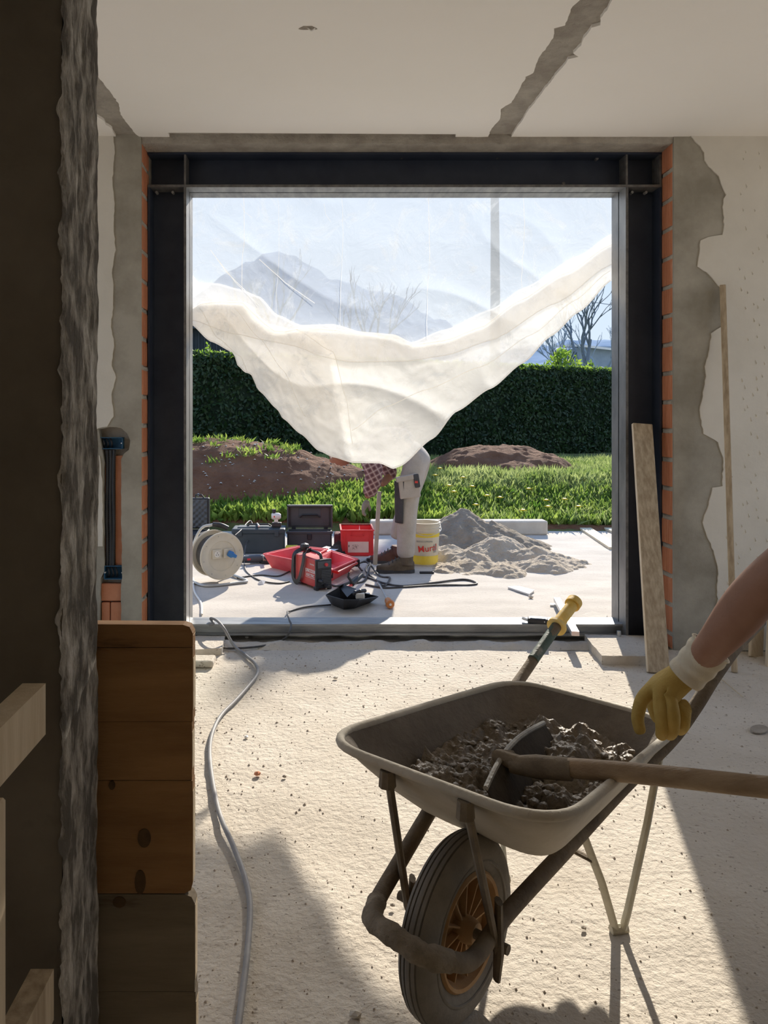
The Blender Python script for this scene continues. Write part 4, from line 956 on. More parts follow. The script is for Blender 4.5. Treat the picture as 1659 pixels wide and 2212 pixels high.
# open red machine case: two hinged halves lying open
oc = thing('open_red_case', 'shallow red plastic machine case lying open in two halves on the patio', 'case', (Xp(665,6.5), 6.5, SZ), 0)
def tray_half(name, quad, z0, h_, flare=.03, wall=.008):
    "quad: four plan corners (counter-clockwise) at the top rim"
    q_ = [Vector((v[0], v[1], 0)) for v in quad]; c_ = sum(q_, Vector())/4; m = MB()
    to = [v+Vector((0,0,z0+h_)) for v in q_]; ti = [c_+(v-c_)*(1-wall*4/(v-c_).length)+Vector((0,0,z0+h_)) for v in q_]
    bo = [c_+(v-c_)*(1-flare*4/(v-c_).length*.6)+Vector((0,0,z0)) for v in q_]; bi = [c_+(v-c_)*(1-(flare*.6+wall)*4/(v-c_).length)+Vector((0,0,z0+wall)) for v in q_]
    m.add(to+ti+bo+bi, [(0,1,5,4),(1,2,6,5),(2,3,7,6),(3,0,4,7),(0,1,9,8),(1,2,10,9),(2,3,11,10),(3,0,8,11),(4,5,13,12),(5,6,14,13),(6,7,15,14),(7,4,12,15),(12,13,14,15),(8,9,10,11)])
    o_ = part(name, m, REDS, oc)
    rim = MB()
    for k in range(4):
        a_, b_ = to[k], to[(k+1) % 4]; rim.tube([a_, b_], .007, 6)
    part('lip', rim, REDS, o_); return o_
def g2(px, py, z): v = G(px, py, z); return (v.x, v.y)
zt_ = SZ+.12
h1 = tray_half('deep_half', [g2(569,1197,zt_), g2(655,1214,zt_), g2(708,1186,zt_), g2(644,1180,zt_)], SZ, .12)
zt2 = SZ+.10
h2 = tray_half('shallow_half', [g2(655,1216,zt2), g2(716,1232,zt2), g2(773,1208,zt2), g2(716,1190,zt2)], SZ, .10)
a_ = G(718,1230,zt2); b_ = G(762,1210,zt2); part('carry_handle', MB().tube([a_+Vector((0,-.005,-.01)), a_+Vector((.04,-.05,-.015)), b_+Vector((.03,-.05,-.015)), b_+Vector((0,-.005,-.01))], .012, 8), REDM, oc)
for v in (G(714,1240,SZ+.06), G(772,1216,SZ+.06)): part('case_latch', MB().box(v+Vector((-.02,-.02,-.03)), v+Vector((.02,.01,.03)), .004), BLKP, oc)
pp = [G(690,1200,SZ+.02), G(714,1208,SZ+.02), G(733,1200,SZ+.02), G(705,1194,SZ+.02)]
single('manual_sheet', MB().add([v+Vector((0,0,.06)) for v in pp]+[v+Vector((0,0,.062)) for v in pp], [(0,1,2,3),(4,5,6,7),(0,1,5,4),(1,2,6,5),(2,3,7,6),(3,0,4,7)]), WPAPER, 'white paper leaflet lying in the shallow half of the red case', 'paper')

# welding machine
fc = G(683, 1277, SZ); L_, Wd, H_ = .36, .135, .225
wm = thing('welding_machine', 'red inverter welding machine with black front and carry strap', 'welding machine', fc, math.atan2(.50, .866))
# local x: width (to the right of the front), local y: length going back
bd = MB().box((.004,.02,.02), (Wd-.004,L_-.02,H_), .008, seg=2); part('housing', bd, REDM, wm, world=False)
part('front_panel', MB().box((0,0,.012), (Wd,.025,H_+.004), .008, seg=2), BLKP, wm, world=False)
part('back_panel', MB().box((0,L_-.022,.012), (Wd,L_,H_+.004), .008, seg=2), BLKP, wm, world=False)
fr = MB()
for k in range(9): fr.box((.045,-.004,.045+k*.012), (Wd-.012,.002,.051+k*.012))
part('vent_slat', fr, GREYP, wm, world=False)
part('control_panel', MB().box((.012,-.004,.165), (Wd-.012,.002,.215), .002), GREYP, wm, world=False)
part('knob', MB().lathe([(0,0),(.013,0),(.012,.014),(0,.015)], 16, M=Matrix.Translation((Wd*.60,-.004,.19)) @ Matrix.Rotation(PI/2, 4, 'X')), REDP, wm, world=False, label='red dial')
for zz_, xx_ in ((.075,.028),(.035,.075)):
    part('cable_socket', MB().lathe([(0,0),(.015,0),(.014,.03),(.010,.05),(0,.051)], 14, M=Matrix.Translation((xx_,-.004,zz_)) @ Matrix.Rotation(PI/2, 4, 'X')), BLKP, wm, True, world=False)
for xx_ in (.012, Wd-.012):
    for yy_ in (.02, L_-.02): part('rubber_foot', MB().box((xx_-.014,yy_-.022,0), (xx_+.014,yy_+.022,.03), .006), BLKP, wm, world=False)
part('handle', MB().tube(spl([(Wd/2,.04,H_),(Wd/2,.07,H_+.035),(Wd/2,.2,H_+.04),(Wd/2,.28,H_+.03),(Wd/2,.31,H_)], 6), .012, 8), BLKP, wm, True, world=False)
stp = MB()
def strap(pts, w_):
    pts = spl(pts, 8); n_ = len(pts)
    for i, p_ in enumerate(pts):
        t_ = (pts[min(i+1, n_-1)]-pts[max(i-1, 0)]).normalized(); s_ = t_.cross(Vector((-1,0,0))).normalized()*w_/2
        stp.v += [p_-s_, p_+s_, p_+s_+Vector((-.003,0,0)), p_-s_+Vector((-.003,0,0))]
    b0 = len(stp.v)-4*n_
    for i in range(n_-1):
        for k in range(4): l_ = (k+1) % 4; stp.f.append((b0+i*4+k, b0+i*4+l_, b0+i*4+4+l_, b0+i*4+4+k))
strap([(Wd*.5,.20,H_+.045),(.0,.17,H_+.03),(-.012,.19,.16),(-.016,.23,.06),(-.02,.27,.02),(-.02,.33,.05),(-.015,.34,.15),(-.004,.33,.23),(Wd*.5,.30,H_+.045)], .036)
part('carry_strap', stp, BLKP, wm, world=False)
part('strap_knot', MB().lathe([(0,-.03),(.03,-.02),(.038,0),(.03,.02),(0,.03)], 12, M=Matrix.Translation((Wd*.5,.30,H_+.055))), BLKP, wm, world=False)
ML = Matrix.Translation((-.0005+.004,.095,.115)) @ Matrix(((0,0,-1,0),(-1,0,0,0),(0,1,0,0),(0,0,0,1)))
text_part('brand_lettering', 'LINCOLN', .034, WINK, wm, ML @ Matrix.Translation((0,.016,0)), .0008, .0008)
text_part('brand_lettering', 'ELECTRIC', .028, WINK, wm, ML @ Matrix.Translation((0,-.016,0)), .0008, .0006)
fx = MB(); y0_, y1_ = .02, .17
for (ya, yb, za, zb) in ((y0_,y1_,.142,.144),(y0_,y1_,.080,.082),(y0_,y0_+.002,.080,.144),(y1_-.002,y1_,.080,.144)): fx.box((.0025,ya,za), (.0045,yb,zb))
part('logo_frame', fx, WINK, wm, world=False)
text_part('model_lettering', 'Invertec', .020, WINK, wm, Matrix.Translation((.0035,.07,.185)) @ Matrix(((0,0,-1,0),(-1,0,0,0),(0,1,0,0),(0,0,0,1))), .0006)

# black welding hand shield lying face down + brush
mk = thing('welding_shield', 'black plastic welding shield lying on its back on the patio', 'welding mask', G(758,1312,SZ))
def g3(px, py, z): return G(px, py, z)
to = [g3(703,1285,SZ+.09), g3(742,1296,SZ+.10), g3(776,1296,SZ+.09), g3(818,1289,SZ+.05), g3(770,1276,SZ+.07), g3(733,1268,SZ+.10)]
bo = [g3(716,1306,SZ), g3(742,1317,SZ), g3(765,1315,SZ), g3(800,1302,SZ), g3(768,1296,SZ), g3(735,1298,SZ)]
sm_ = MB(); sm_.add(to+bo, [(i, (i+1) % 6, (i+1) % 6+6, i+6) for i in range(6)]+[tuple(range(6, 12))])
o = part('shell', sm_, BLKP, mk); sd = o.modifiers.new('thick', 'SOLIDIFY'); sd.thickness = .004
part('back_flap', MB().add([to[5]+Vector((0,0,.0)), to[0]+Vector((.02,.05,.01)), g3(742,1262,SZ+.12), g3(770,1272,SZ+.11), g3(750,1290,SZ+.08)], [(0,1,2),(0,2,3),(0,3,4)]), BLKP, mk)
part('window_frame', MB().box((g3(790,1296,SZ).x-.04,5.35,SZ+.03), (g3(790,1296,SZ).x+.03,5.44,SZ+.045), .004), mat('blue_grey_glass', (.16,.19,.23), rough=.2), mk)
br = thing('wire_brush', 'white and black handled tool resting in the black welding shield', 'tool', g3(775,1292,SZ+.05), 0)
part('handle', MB().tube([g3(762,1284,SZ+.10), g3(778,1277,SZ+.12), g3(789,1276,SZ+.115)], .013, 8), BLKP, br)
part('white_head', MB().box(g3(768,1293,SZ+.07)-Vector((.0,.02,.0)), g3(768,1293,SZ+.07)+Vector((.06,.02,.04)), .005), WHITEP, br)
# orange handled chipping tool
oh = thing('orange_handled_tool', 'tool with a round orange wooden handle lying right of the welding shield', 'tool', G(842,1316,SZ))
e0 = G(843,1316,SZ)+Vector((0,0,.032)); e1 = G(828,1290,SZ)+Vector((0,.0,.03)); ax = (e1-e0).normalized()
Mh = Matrix.Translation(e0) @ ax.to_track_quat('Z', 'Y').to_matrix().to_4x4()
part('handle', MB().lathe([(0,-.004),(.026,-.002),(.031,.01),(.029,.025),(.020,.04),(.020,.08),(.024,.10),(.020,.125),(0,.127)], 24, M=Mh), ORANGE, oh, True)
part('ferrule', MB().lathe([(0,-.008),(.009,-.007),(.009,0),(0,.0)], 12, M=Mh), ALU, oh)
part('rod', MB().tube([e0+ax*.12, G(820,1272,SZ)+Vector((0,0,.03)), G(815,1262,SZ)+Vector((0,0,.012))], .007, 8), GALV, oh)
# electrode holder clamp
eh = thing('electrode_holder', 'black handled electrode holder clamp leaning on the welding shield', 'clamp', G(770,1262,SZ))
part('grip', MB().tube([P(782,1236,5.75)+Vector((0,0,-.02)), P(760,1256,5.62)+Vector((0,0,-.02))], [.016,.020], 10), BLKP, eh, True)
part('jaw', MB().tube([P(762,1254,5.62)+Vector((0,0,-.02)), P(752,1246,5.6), P(754,1236,5.6)], [.012,.010,.006], 8), BLKP, eh)
part('copper_tip', MB().tube([P(760,1258,5.62)+Vector((0,0,-.02)), P(740,1266,5.55)+Vector((0,0,-.01))], [.010,.008], 8), REDM, eh)
# bars behind the boot
single('steel_pliers', MB().tube([G(765,1222,SZ)+Vector((0,0,.012)), G(800,1207,SZ)+Vector((0,0,.015))], .007, 6).tube([G(765,1218,SZ)+Vector((0,0,.012)), G(800,1205,SZ)+Vector((0,0,.015))], .006, 6), GALV, 'pair of steel rods lying across the handle of the red case', 'tool')
single('clamp_bar', MB().tube([G(792,1211,SZ)+Vector((0,0,.012)), G(834,1201,SZ)+Vector((0,0,.015))], .011, 8).box(G(797,1214,SZ)+Vector((-.02,-.02,0)), G(797,1214,SZ)+Vector((.02,.02,.035)), .004), BLKP, 'dark metal clamp lying on the patio before the worker boots', 'tool')
def foot_at(px, py, z=SZ): return G(px, py, z)

# cables on the patio
def cable(name, pts, r, m_, label, cat='cable', z=SZ, group=None):
    ps = [G(a[0], a[1], z)+Vector((0,0,r+(a[2] if len(a) > 2 else 0))) for a in pts]
    return single(name, MB().tube(spl(ps, 8), r, 8), m_, label, cat, group, True)
cable('reel_cable', [(508,1205,.2),(520,1198,.22),(540,1178,.24),(546,1186,.18),(532,1200,.10),(528,1215,.03),(532,1235),(560,1255),(600,1262),(625,1258)], .006, CABLE, 'dark cable rising from the blue reel plug and running to the welding machine')
cable('power_cable', [(512,1250),(560,1244),(600,1246),(625,1236)], .006, CABLE, 'thin dark cable running from the reel behind the red welder')
cable('welding_cable', [(700,1262,.03),(722,1268),(750,1262),(772,1248),(795,1250),(830,1262),(870,1268),(930,1262),(1000,1254),(1030,1262),(1010,1266),(950,1266),(880,1270),(830,1272),(790,1265)], .008, CABLE, 'long dark welding cable lying in a flat loop across the patio')
cable('clamp_cable', [(782,1240,.02),(762,1224,.04),(752,1236,.02),(790,1226,.04),(820,1246),(842,1250),(830,1268),(812,1255),(790,1240,.02),(800,1232,.05),(788,1256),(760,1262)], .008, CABLE, 'dark welding lead coiled beside the electrode holder')
# cable from the shield over the threshold, looping on the room floor
lc = [G(715,1309,SZ)+Vector((0,0,.008)), G(660,1314,SZ)+Vector((0,0,.008)), G(628,1322,SZ)+Vector((0,0,.008)), G(621,1332,SZ)+Vector((0,0,.03)), P(624,1338,4.72), P(629,1350,4.58), P(624,1368,4.50), G(608,1384,.01), G(570,1395,.008), G(520,1400,.008), G(480,1399,.008), G(445,1384,.008), G(408,1367,.01)]
single('thin_floor_cable', MB().tube(spl(lc, 8), .006, 8), CABLE, 'thin dark cable crossing the threshold and running to the left post', 'cable', smooth=True)
lc = [P(447,1343,4.70), P(449,1349,4.62), P(461,1347,4.60)+Vector((0,0,.0)), P(455,1336,4.66), P(468,1340,4.56)+Vector((0,0,.0)), P(484,1358,4.46), G(505,1394,.02), G(530,1415,.010), G(552,1435,.010), G(556,1455,.010), G(540,1478,.010), G(510,1512,.010), G(478,1545,.010), G(460,1580,.010), G(453,1620,.010), G(458,1680,.010), G(475,1760,.010), G(505,1830,.010), G(530,1900,.010), G(540,1960,.010), G(534,2060,.010), G(522,2160,.010), G(510,2260,.010), G(500,2400,.010)]
single('floor_cable', MB().tube(spl(lc, 8), .0082, 10), CABLEG, 'thick dusty grey cable snaking over the room floor from the threshold', 'cable', smooth=True)
lc = [G(417,1252,SZ)+Vector((0,0,.01)), G(420,1280,SZ)+Vector((0,0,.008)), G(434,1305,SZ)+Vector((0,0,.008)), G(436,1330,SZ)+Vector((0,0,.008))]
single('white_dusted_cable', MB().tube(spl(lc, 8), .007, 8), WHITEP, 'short pale cable dropping from the reel beside the left post', 'cable', smooth=True)

# aluminium straightedge etc. on the threshold
a_, b_ = P(1243,1372,4.36), P(1203,1300,5.26); a_.z = .108; b_.z = .088; d_ = (b_-a_)
Ms = Matrix.Translation(a_) @ d_.to_track_quat('Y', 'Z').to_matrix().to_4x4()
se = thing('straightedge', 'long aluminium straightedge lying across the steel threshold', 'straightedge', a_)
part('bar', MB().box((-.022,0,-.012), (.022,d_.length,.014), .002, M=Ms), ALU, se)
part('end_plug', MB().box((-.021,-.004,-.011), (.021,.004,.013), M=Ms), PAPER, se, label='pinkish plastic end plug')
a_ = P(1197,1298,5.1); single('steel_square', MB().box((-.08,0,0), (.10,.05,.012), M=Matrix.Translation(G(1215,1312,SZ)) @ Matrix.Rotation(-.35, 4, 'Z')), WHITEP, 'short white bar crossing under the aluminium straightedge', 'bar')
hv = P(1160,1338,4.62); dv = thing('handheld_device', 'small black handheld device on the steel threshold left of the straightedge', 'device', (hv.x, hv.y, .098), -.25)
part('case', MB().box((-.055,-.025,0), (.065,.035,.032), .008, seg=2), BLKP, dv, world=False)
part('button', MB().box((.04,-.027,.014), (.046,-.024,.020)), WHITEP, dv, world=False)
part('screen_top', MB().box((-.04,-.015,.032), (.05,.028,.034)), GREYP, dv, world=False)
part('strap_end', MB().tube([(-.05,.0,.015),(-.085,.02,.02)], .010, 8), WHITEP, dv, world=False)
q4 = [G(1240,1337,SZ), G(1310,1336,SZ), G(1312,1330,SZ), G(1278,1322,SZ)]
single('trowel_blade', MB().slab([(v.x, v.y) for v in q4], SZ+.004, SZ+.008), KERB, 'flat white plate on the patio just behind the threshold, beside the right post', 'plate')
q4 = [G(1097,1272,SZ), G(1143,1287,SZ), G(1154,1279,SZ), G(1118,1270,SZ)]
single('tile_offcut', MB().slab([(v.x, v.y) for v in q4], SZ+.003, SZ+.016), WHITEP, 'white tile offcut lying on the sunny patio', 'tile')
def pebble(px, py, s, m_, label, z=0.0, group='loose stones on the floor'):
    v = G(px, py, z); g = MB(); b = bmesh.new(); bmesh.ops.create_icosphere(b, subdivisions=1, radius=1)
    for k in b.verts: k.co = Vector((k.co.x*s, k.co.y*s*.8, k.co.z*s*.55))*(1+random.uniform(-.2,.2))
    g.bm(b, Matrix.Translation(v+Vector((0,0,s*.4)))); single('stone', g, m_, label, 'stone', group)
pebble(1147,1292,.022,KERB,'small stone at the right end of the white tile offcut', SZ)
pebble(556,1674,.014,BRICK,'small red brick chip lying on the open floor right of the cable')
pebble(532,1594,.011,WHITEP,'small white pebble on the floor right of the cable')
pebble(724,1466,.014,KERB,'pale pebble on the floor between the cable and the wheelbarrow')
pebble(614,1679,.009,CORE,'dark pebble a little right of the red brick chip')
pebble(768,2197,.014,KERB,'grey pebble at the bottom edge left of the wheel')
pebble(1260,2006,.008,CORE,'small dark stone left of the wheelbarrow foot')
pebble(848,1957,.008,CORE,'small dark stone seen inside the wheelbarrow frame loop')
pebble(533,1378,.012,KERB,'pale pebble just in front of the threshold')
single('floor_leaf', MB().slab([tuple((G(1640+9*math.cos(a)*2.2, 1577+9*math.sin(a), 0)).xy) for a in [k*PI/8 for k in range(16)]], .002, .006), CORE, 'brown dead leaf on the shaded floor at the right', 'leaf')
single('straw', MB().tube([G(1556,1465,.004), G(1580,1485,.008), G(1605,1506,.004)], .0025, 5), WOODP, 'thin pale straw on the shaded floor at the right', 'straw')
# loose grit
gt = MB(); rg_ = random.Random(11)
for k in range(5200):
    x = rg_.uniform(-.9, 2.9); y = 1.5+rg_.random()**1.4*2.9; s = rg_.choice((.0012,.0016,.002,.003,.0045))*(.6+.4*rg_.random())*(1.0 if y < 2.6 else 1.5); z = floor_h(x, y)
    gt.add([(x-s,y-s*.5,z-.001),(x+s*.8,y-s*.8,z-.001),(x+s,y+s,z-.001),(x-s,y+s,z-.001),(x+s*.1,y,z+s*1.0)], [(0,1,4),(1,2,4),(2,3,4),(3,0,4)])
tag(part('floor_grit', gt, mat('floor_grit', (.34,.27,.21), (.60,.54,.46), 40, .95)), 'loose grit and crumbs of mortar strewn over the room floor', 'grit', kind='stuff')

# ================================================================== LEANING BOARDS
def leaning(name, tpx, bpx, w_, th, label, m_, cat='board', group=None, Yt=4.50, em=None, roll=0.0):
    top = P(tpx[0], tpx[1], Yt); bot_ = G(bpx[0], bpx[1], .002)
    d_ = top-bot_; z_ = d_.normalized(); x_ = Vector((math.cos(roll), math.sin(roll), 0)); x_ = (x_-z_*x_.dot(z_)).normalized(); y_ = z_.cross(x_)
    M = Matrix.Translation(bot_) @ Matrix((x_, y_, z_)).transposed().to_4x4()
    t = thing(name, label, cat, bot_)
    part('plank', MB().box((0,0,0), (w_,th,d_.length), .003, M=M), m_, t)
    part('lit_sawn_edge', MB().box((-.0015,.002,.002), (.001,th-.002,d_.length-.002), M=M), em or WOODE, t, label='sawn edge coloured lighter for the light on it')  # thin side of the board, its light put into the colour
    return t
leaning('leaning_plank', (1368,913), (1401,1452), .112, .027, 'weathered wide plank leaning against the right steel post', WOODG)
leaning('leaning_batten', (1555,615), (1580,1452), .030, .030, 'tall thin batten leaning on the plaster wall at the right', WOODG, 'batten', Yt=4.365, em=WOODP, roll=-.5)  # darker face wood stands in for the batten's shaded side
t = leaning('short_board', (1626,1330), (1622,1418), .085, .02, 'short pale board leaning on the wall behind the gloved arm', WOODP, Yt=4.36, roll=.3)
t = leaning('printed_panel', (1664,1330), (1659,1440), .22, .03, 'pale panel with black print at the right edge of the picture', WHITEP, 'panel', Yt=4.33, roll=.2)

# ================================================================== FORMWORK BOARDS (left foreground)
Yp = 1.40; xr = (412-CX)*Yp/FPX
def panel(name, z0, z1, xr_, m_, label, planks, knots=()):
    t = thing(name, label, 'formwork panel', (-.55, Yp+.015, z0)); zc = z0
    bev = .018
    for i, (za, zb) in enumerate(planks):
        A = z0+(z1-z0)*za+.0006; B = z0+(z1-z0)*zb-.0006; x1_ = xr_+random.uniform(-.0015,.001)
        pr = [(-.86, A), (x1_, A), (x1_, B), (-.86, B)]
        if i == len(planks)-1: pr = [(-.86, A), (x1_, A), (x1_, B-.016), (x1_-.006, B-.004), (x1_-.018, B), (-.86, B+.004)]
        if i == 0: pr = [(-.86, A), (x1_-.014, A), (x1_-.003, A+.006), (x1_, A+.018)]+pr[2:]
        part('plank', MB().slab(pr, Yp+random.uniform(-.001,.001), Yp+.027, axis='Y'), m_, t)
        part('lit_sawn_edge', MB().box((x1_-.0008, Yp+.003, A+.02), (x1_+.0008, Yp+.026, B-.02)), WOODE, t)  # lit side of the panel, drawn as a lighter strip
    for (px, py, rx, rz_) in knots:
        v = P(px, py, Yp); part('knot', MB().slab([(v.x+rx*math.cos(a), v.z+rz_*math.sin(a)) for a in [k*PI/8 for k in range(16)]], Yp-.0018, Yp+.003, axis='Y'), mat('wood_knot', (.07,.04,.02), (.11,.065,.03), 30, .8), t)
    return t
zt_, zm_ = EYE-(1349-CY)*Yp/FPX, EYE-(1932-CY)*Yp/FPX
panel('formwork_panel', zm_+.001, zt_, (415.5-CX)*Yp/FPX, WOODH, 'honey brown shuttering panel standing on edge, the upper one of the pair', [(0,.42),(.42,.64),(.64,.915),(.915,1)], [(242,1696,.006,.008),(312,1810,.012,.017),(303,1905,.010,.022)])
panel('formwork_panel', .003, zm_, (422-CX)*Yp/FPX, WOODD, 'dusty grey-brown shuttering panel on the floor under the honey brown one', [(0,.37),(.37,.62),(.62,1)], [(258,1948,.012,.010)])
# timber stand by the column
ts = thing('timber_stand', 'rough timber trestle end jutting in at the lower left beside the column', 'trestle', (-.405, .94, 0))
part('post', MB().box((-.445,.925,.003), (-.3935,.955,.868), .003), WOODP, ts)
def rail(y0, y1, xr0, xr1, zt0, zt1, w_, h_):
    a_, b_ = Vector((xr0, y0, zt0)), Vector((xr1, y1, zt1)); return MB().add([a_, a_+Vector((-w_,0,0)), a_+Vector((-w_,0,-h_)), a_+Vector((0,0,-h_)), b_, b_+Vector((-w_,0,0)), b_+Vector((-w_,0,-h_)), b_+Vector((0,0,-h_))], [(0,1,2,3),(4,5,6,7),(0,1,5,4),(1,2,6,5),(2,3,7,6),(3,0,4,7)])
part('rail', rail(.45, 1.13, -.425, -.408, .925, .948, .034, .075), WOODP, ts)
part('rail', rail(.45, 1.13, -.415, -.396, .50, .528, .034, .075), WOODG, ts)
# stack of glass tiles behind the boards
gi = 0
for row in range(4):
    for k in range(5):
        yy = 3.52+k*.13+row*.02; xx = -.90-.006*k-.01*row; z_ = .006+row*.055
        if row == 3 and k in (0, 4): continue
        if gi == 0:
            gl = single('glass_block', MB().box((-.09,-.06,0), (.09,.06,.052), .006), GLASSB, '', 'glass block', 'pale glass blocks stacked behind the boards', base=(0,0,0)); g0 = gl
        else: gl = g0.copy(); COL.objects.link(gl)
        gl.location = (xx+.135, yy, z_); gl.rotation_euler = (0,0,random.uniform(-.06,.06)); gi += 1
        gl['label'] = 'pale greenish glass block beside the shuttering panels, '+('bottom', 'second', 'third', 'top')[row]+' course, '+('nearest', 'second nearest', 'middle', 'second farthest', 'farthest')[k]+' in its row'
single('mortar_lump', MB().box((Xp(398,4.2),4.1,-.003), (Xp(466,4.2),4.22,.035), .012, seg=2), DUST, 'flat lump of set mortar on the floor in front of the left post', 'mortar')

# ================================================================== WHEELBARROW
Wc = Vector((.293, 1.724, 0)); aU = Vector((.663, .749, 0)).normalized(); pV = Vector((.749, -.663, 0)).normalized()
def B(u, v, z): return Wc+aU*u+pV*v+Vector((0,0,z))
wbr = thing('wheelbarrow', 'mortar-caked builder wheelbarrow with a cream dusty tray', 'wheelbarrow', Wc)
# wheel
Mw = Matrix.Translation(B(0,0,.2)+Vector((.010,0,0))) @ Matrix((aU, Vector((0,0,1)), -pV)).transposed().to_4x4()
# note: local Z of the lathe runs along the axle
hw = .0405
prof = [(.118,-hw*.62),(.135,-hw*.92),(.155,-hw*1.02),(.172,-hw*.95),(.188,-hw*.72),(.1955,-hw*.50),(.190,-hw*.46),(.1965,-hw*.40),(.1985,-hw*.22),(.192,-hw*.19),(.199,-hw*.13),(.200,0),(.199,hw*.13),(.192,hw*.19),(.1985,hw*.22),(.1965,hw*.40),(.190,hw*.46),(.1955,hw*.50),(.188,hw*.72),(.172,hw*.95),(.155,hw*1.02),(.135,hw*.92),(.118,hw*.62)]
ty = part('tyre', MB().lathe(prof, 72, M=Mw), TYRE, wbr, True)
rings = MB()
for s_ in (-1, 1): rings.lathe([(.140,s_*hw*.97),(.142,s_*hw*1.03),(.146,s_*hw*1.03),(.148,s_*hw*1.0)], 60, M=Mw)
part('sidewall_ring', rings, TYRE, ty, True)
rim_ = part('wheel_rim', MB().lathe([(.124,-hw*.75),(.119,-hw*.92),(.112,-hw*.86),(.106,-.004),(.106,.004),(.112,hw*.86),(.119,hw*.92),(.124,hw*.75)], 60, M=Mw), HUBM, wbr, True)
part('rim_web', MB().lathe([(.028,-.004),(.105,-.003),(.105,.003),(.028,.004)], 48, M=Mw), HUBM, rim_, True)
for k in range(12):
    a_ = 2*PI*k/12; Mk = Mw @ Matrix.Rotation(a_, 4, 'Z'); part('spoke', MB().add([Mk @ Vector(q_) for q_ in ((.026,-.002,-.020),(.104,-.0015,-.024),(.104,.0015,-.024),(.026,.002,-.020),(.026,-.003,.020),(.104,-.0015,.024),(.104,.0015,.024),(.026,.003,.020))], [(0,1,2,3),(4,5,6,7),(0,1,5,4),(1,2,6,5),(2,3,7,6),(3,0,4,7)]), HUBM, rim_)
part('hub', MB().lathe([(0,-.048),(.022,-.047),(.028,-.03),(.030,0),(.028,.03),(.022,.047),(0,.048)], 24, M=Mw), HUBM, wbr, True)
part('axle', MB().tube([B(.0,-.15,.205), B(.0,.135,.205)], .011, 10), RUSTY, wbr)
# frame tube: far handle -> loop round the wheel -> near handle
far = [B(1.317,-.30,.625), B(1.10,-.302,.535), B(.874,-.30,.442), B(.60,-.262,.410), B(.36,-.205,.384), B(.112,-.15,.345), B(-.023,-.142,.283)]
front = [B(-.13,-.118,.262), B(-.205,-.070,.282), B(-.232,-.0,.295), B(-.215,.062,.275), B(-.165,.095,.25)]
near = [B(-.09,.104,.222), B(.03,.106,.232), B(.30,.150,.312), B(.50,.198,.390), B(.70,.252,.463), B(.80,.290,.545), B(.90,.315,.625), B(1.06,.33,.675), B(1.28,.34,.70)]
near = [B(-.09,.104,.222), B(.05,.104,.245), B(.28,.14,.305), B(.50,.19,.385), B(.69,.248,.463), B(.775,.285,.535), B(.86,.315,.61), B(1.02,.335,.665), B(1.26,.345,.69)]
path = spl(far+front+near, 10)
part('frame_tube', MB().tube(path, .0185, 14), RUSTY, wbr, True)
lump = MB(); rl = random.Random(4)     # set mortar stuck round the nose of the frame
lp_ = spl(front, 8); lump.tube([p_ for p_ in lp_], [.0195+.006*abs(noise.noise(p_*60))+.002*rl.random() for p_ in lp_], 14)
part('mortar_crust', lump, mat('dry_mortar_crust', (.22,.18,.13), (.34,.28,.21), 30, .95, 1.0, 90, bdist=.01), wbr, True)
gp = part('handle_grip', MB().tube([B(1.19,-.303,.570), B(1.21,-.303,.580), B(1.31,-.30,.622), B(1.345,-.30,.636)], [.021,.023,.022,.024], 16), YGRIP, wbr, True, label='yellow rubber grip')
part('grip_flange', MB().tube([B(1.188,-.303,.569), B(1.198,-.303,.573)], .036, 24), YGRIP, gp, True)
part('grip_flange', MB().tube([B(1.32,-.30,.626), B(1.345,-.30,.636)], .029, 20), YGRIP, gp, True)
part('painted_sleeve', MB().tube([B(1.0,-.302,.494), B(1.19,-.303,.571)], .0195, 14), GREENP, wbr, True, label='flaking dark green paint')
# tray
def rring(cs, r, n_=9):
    out = []
    for i in range(4):
        p0, p1, p2 = Vector(cs[i-1]), Vector(cs[i]), Vector(cs[(i+1) % 4]); d0_ = (p0-p1).normalized(); d2_ = (p2-p1).normalized()
        a_ = p1+d0_*r; c_ = p1+d2_*r
        for k in range(n_): t_ = k/(n_-1); out.append(a_*(1-t_)**2+p1*2*t_*(1-t_)+c_*t_*t_)
        for k in range(1, 8): t_ = k/8; nx_ = p2+(p1-p2).normalized()*r; out.append(c_.lerp(nx_, t_))
    return out
rimc = [Vector((-.105,-.315,.562)), Vector((.755,-.245,.500)), Vector((.735,.265,.497)), Vector((-.105,.290,.560))]
botc = [Vector((.16,-.13,.335)), Vector((.50,-.11,.325)), Vector((.50,.13,.325)), Vector((.16,.14,.335))]
levels = []
for k, t_ in enumerate((0, .12, .3, .55, .8, 1.0)):
    c4_ = [botc[i].lerp(rimc[i], t_**.92) for i in range(4)]
    for i in range(4): c4_[i].z = botc[i].z+(rimc[i].z-botc[i].z)*(t_**1.25)
    levels.append(rring(c4_, .07+.075*t_))
tr = MB(); N_ = len(levels[0])
for lv in levels: tr.v += [B(*v) for v in lv]
for a_ in range(len(levels)-1):
    for i in range(N_): j = (i+1) % N_; tr.f.append((a_*N_+i, a_*N_+j, (a_+1)*N_+j, (a_+1)*N_+i))
tr.f.append(tuple(range(N_)))
tray = part('tray', tr, TRAYO, wbr, True); sd = tray.modifiers.new('sheet', 'SOLIDIFY'); sd.thickness = .005; sd.offset = 0; tray.data.materials.append(TRAYI); 
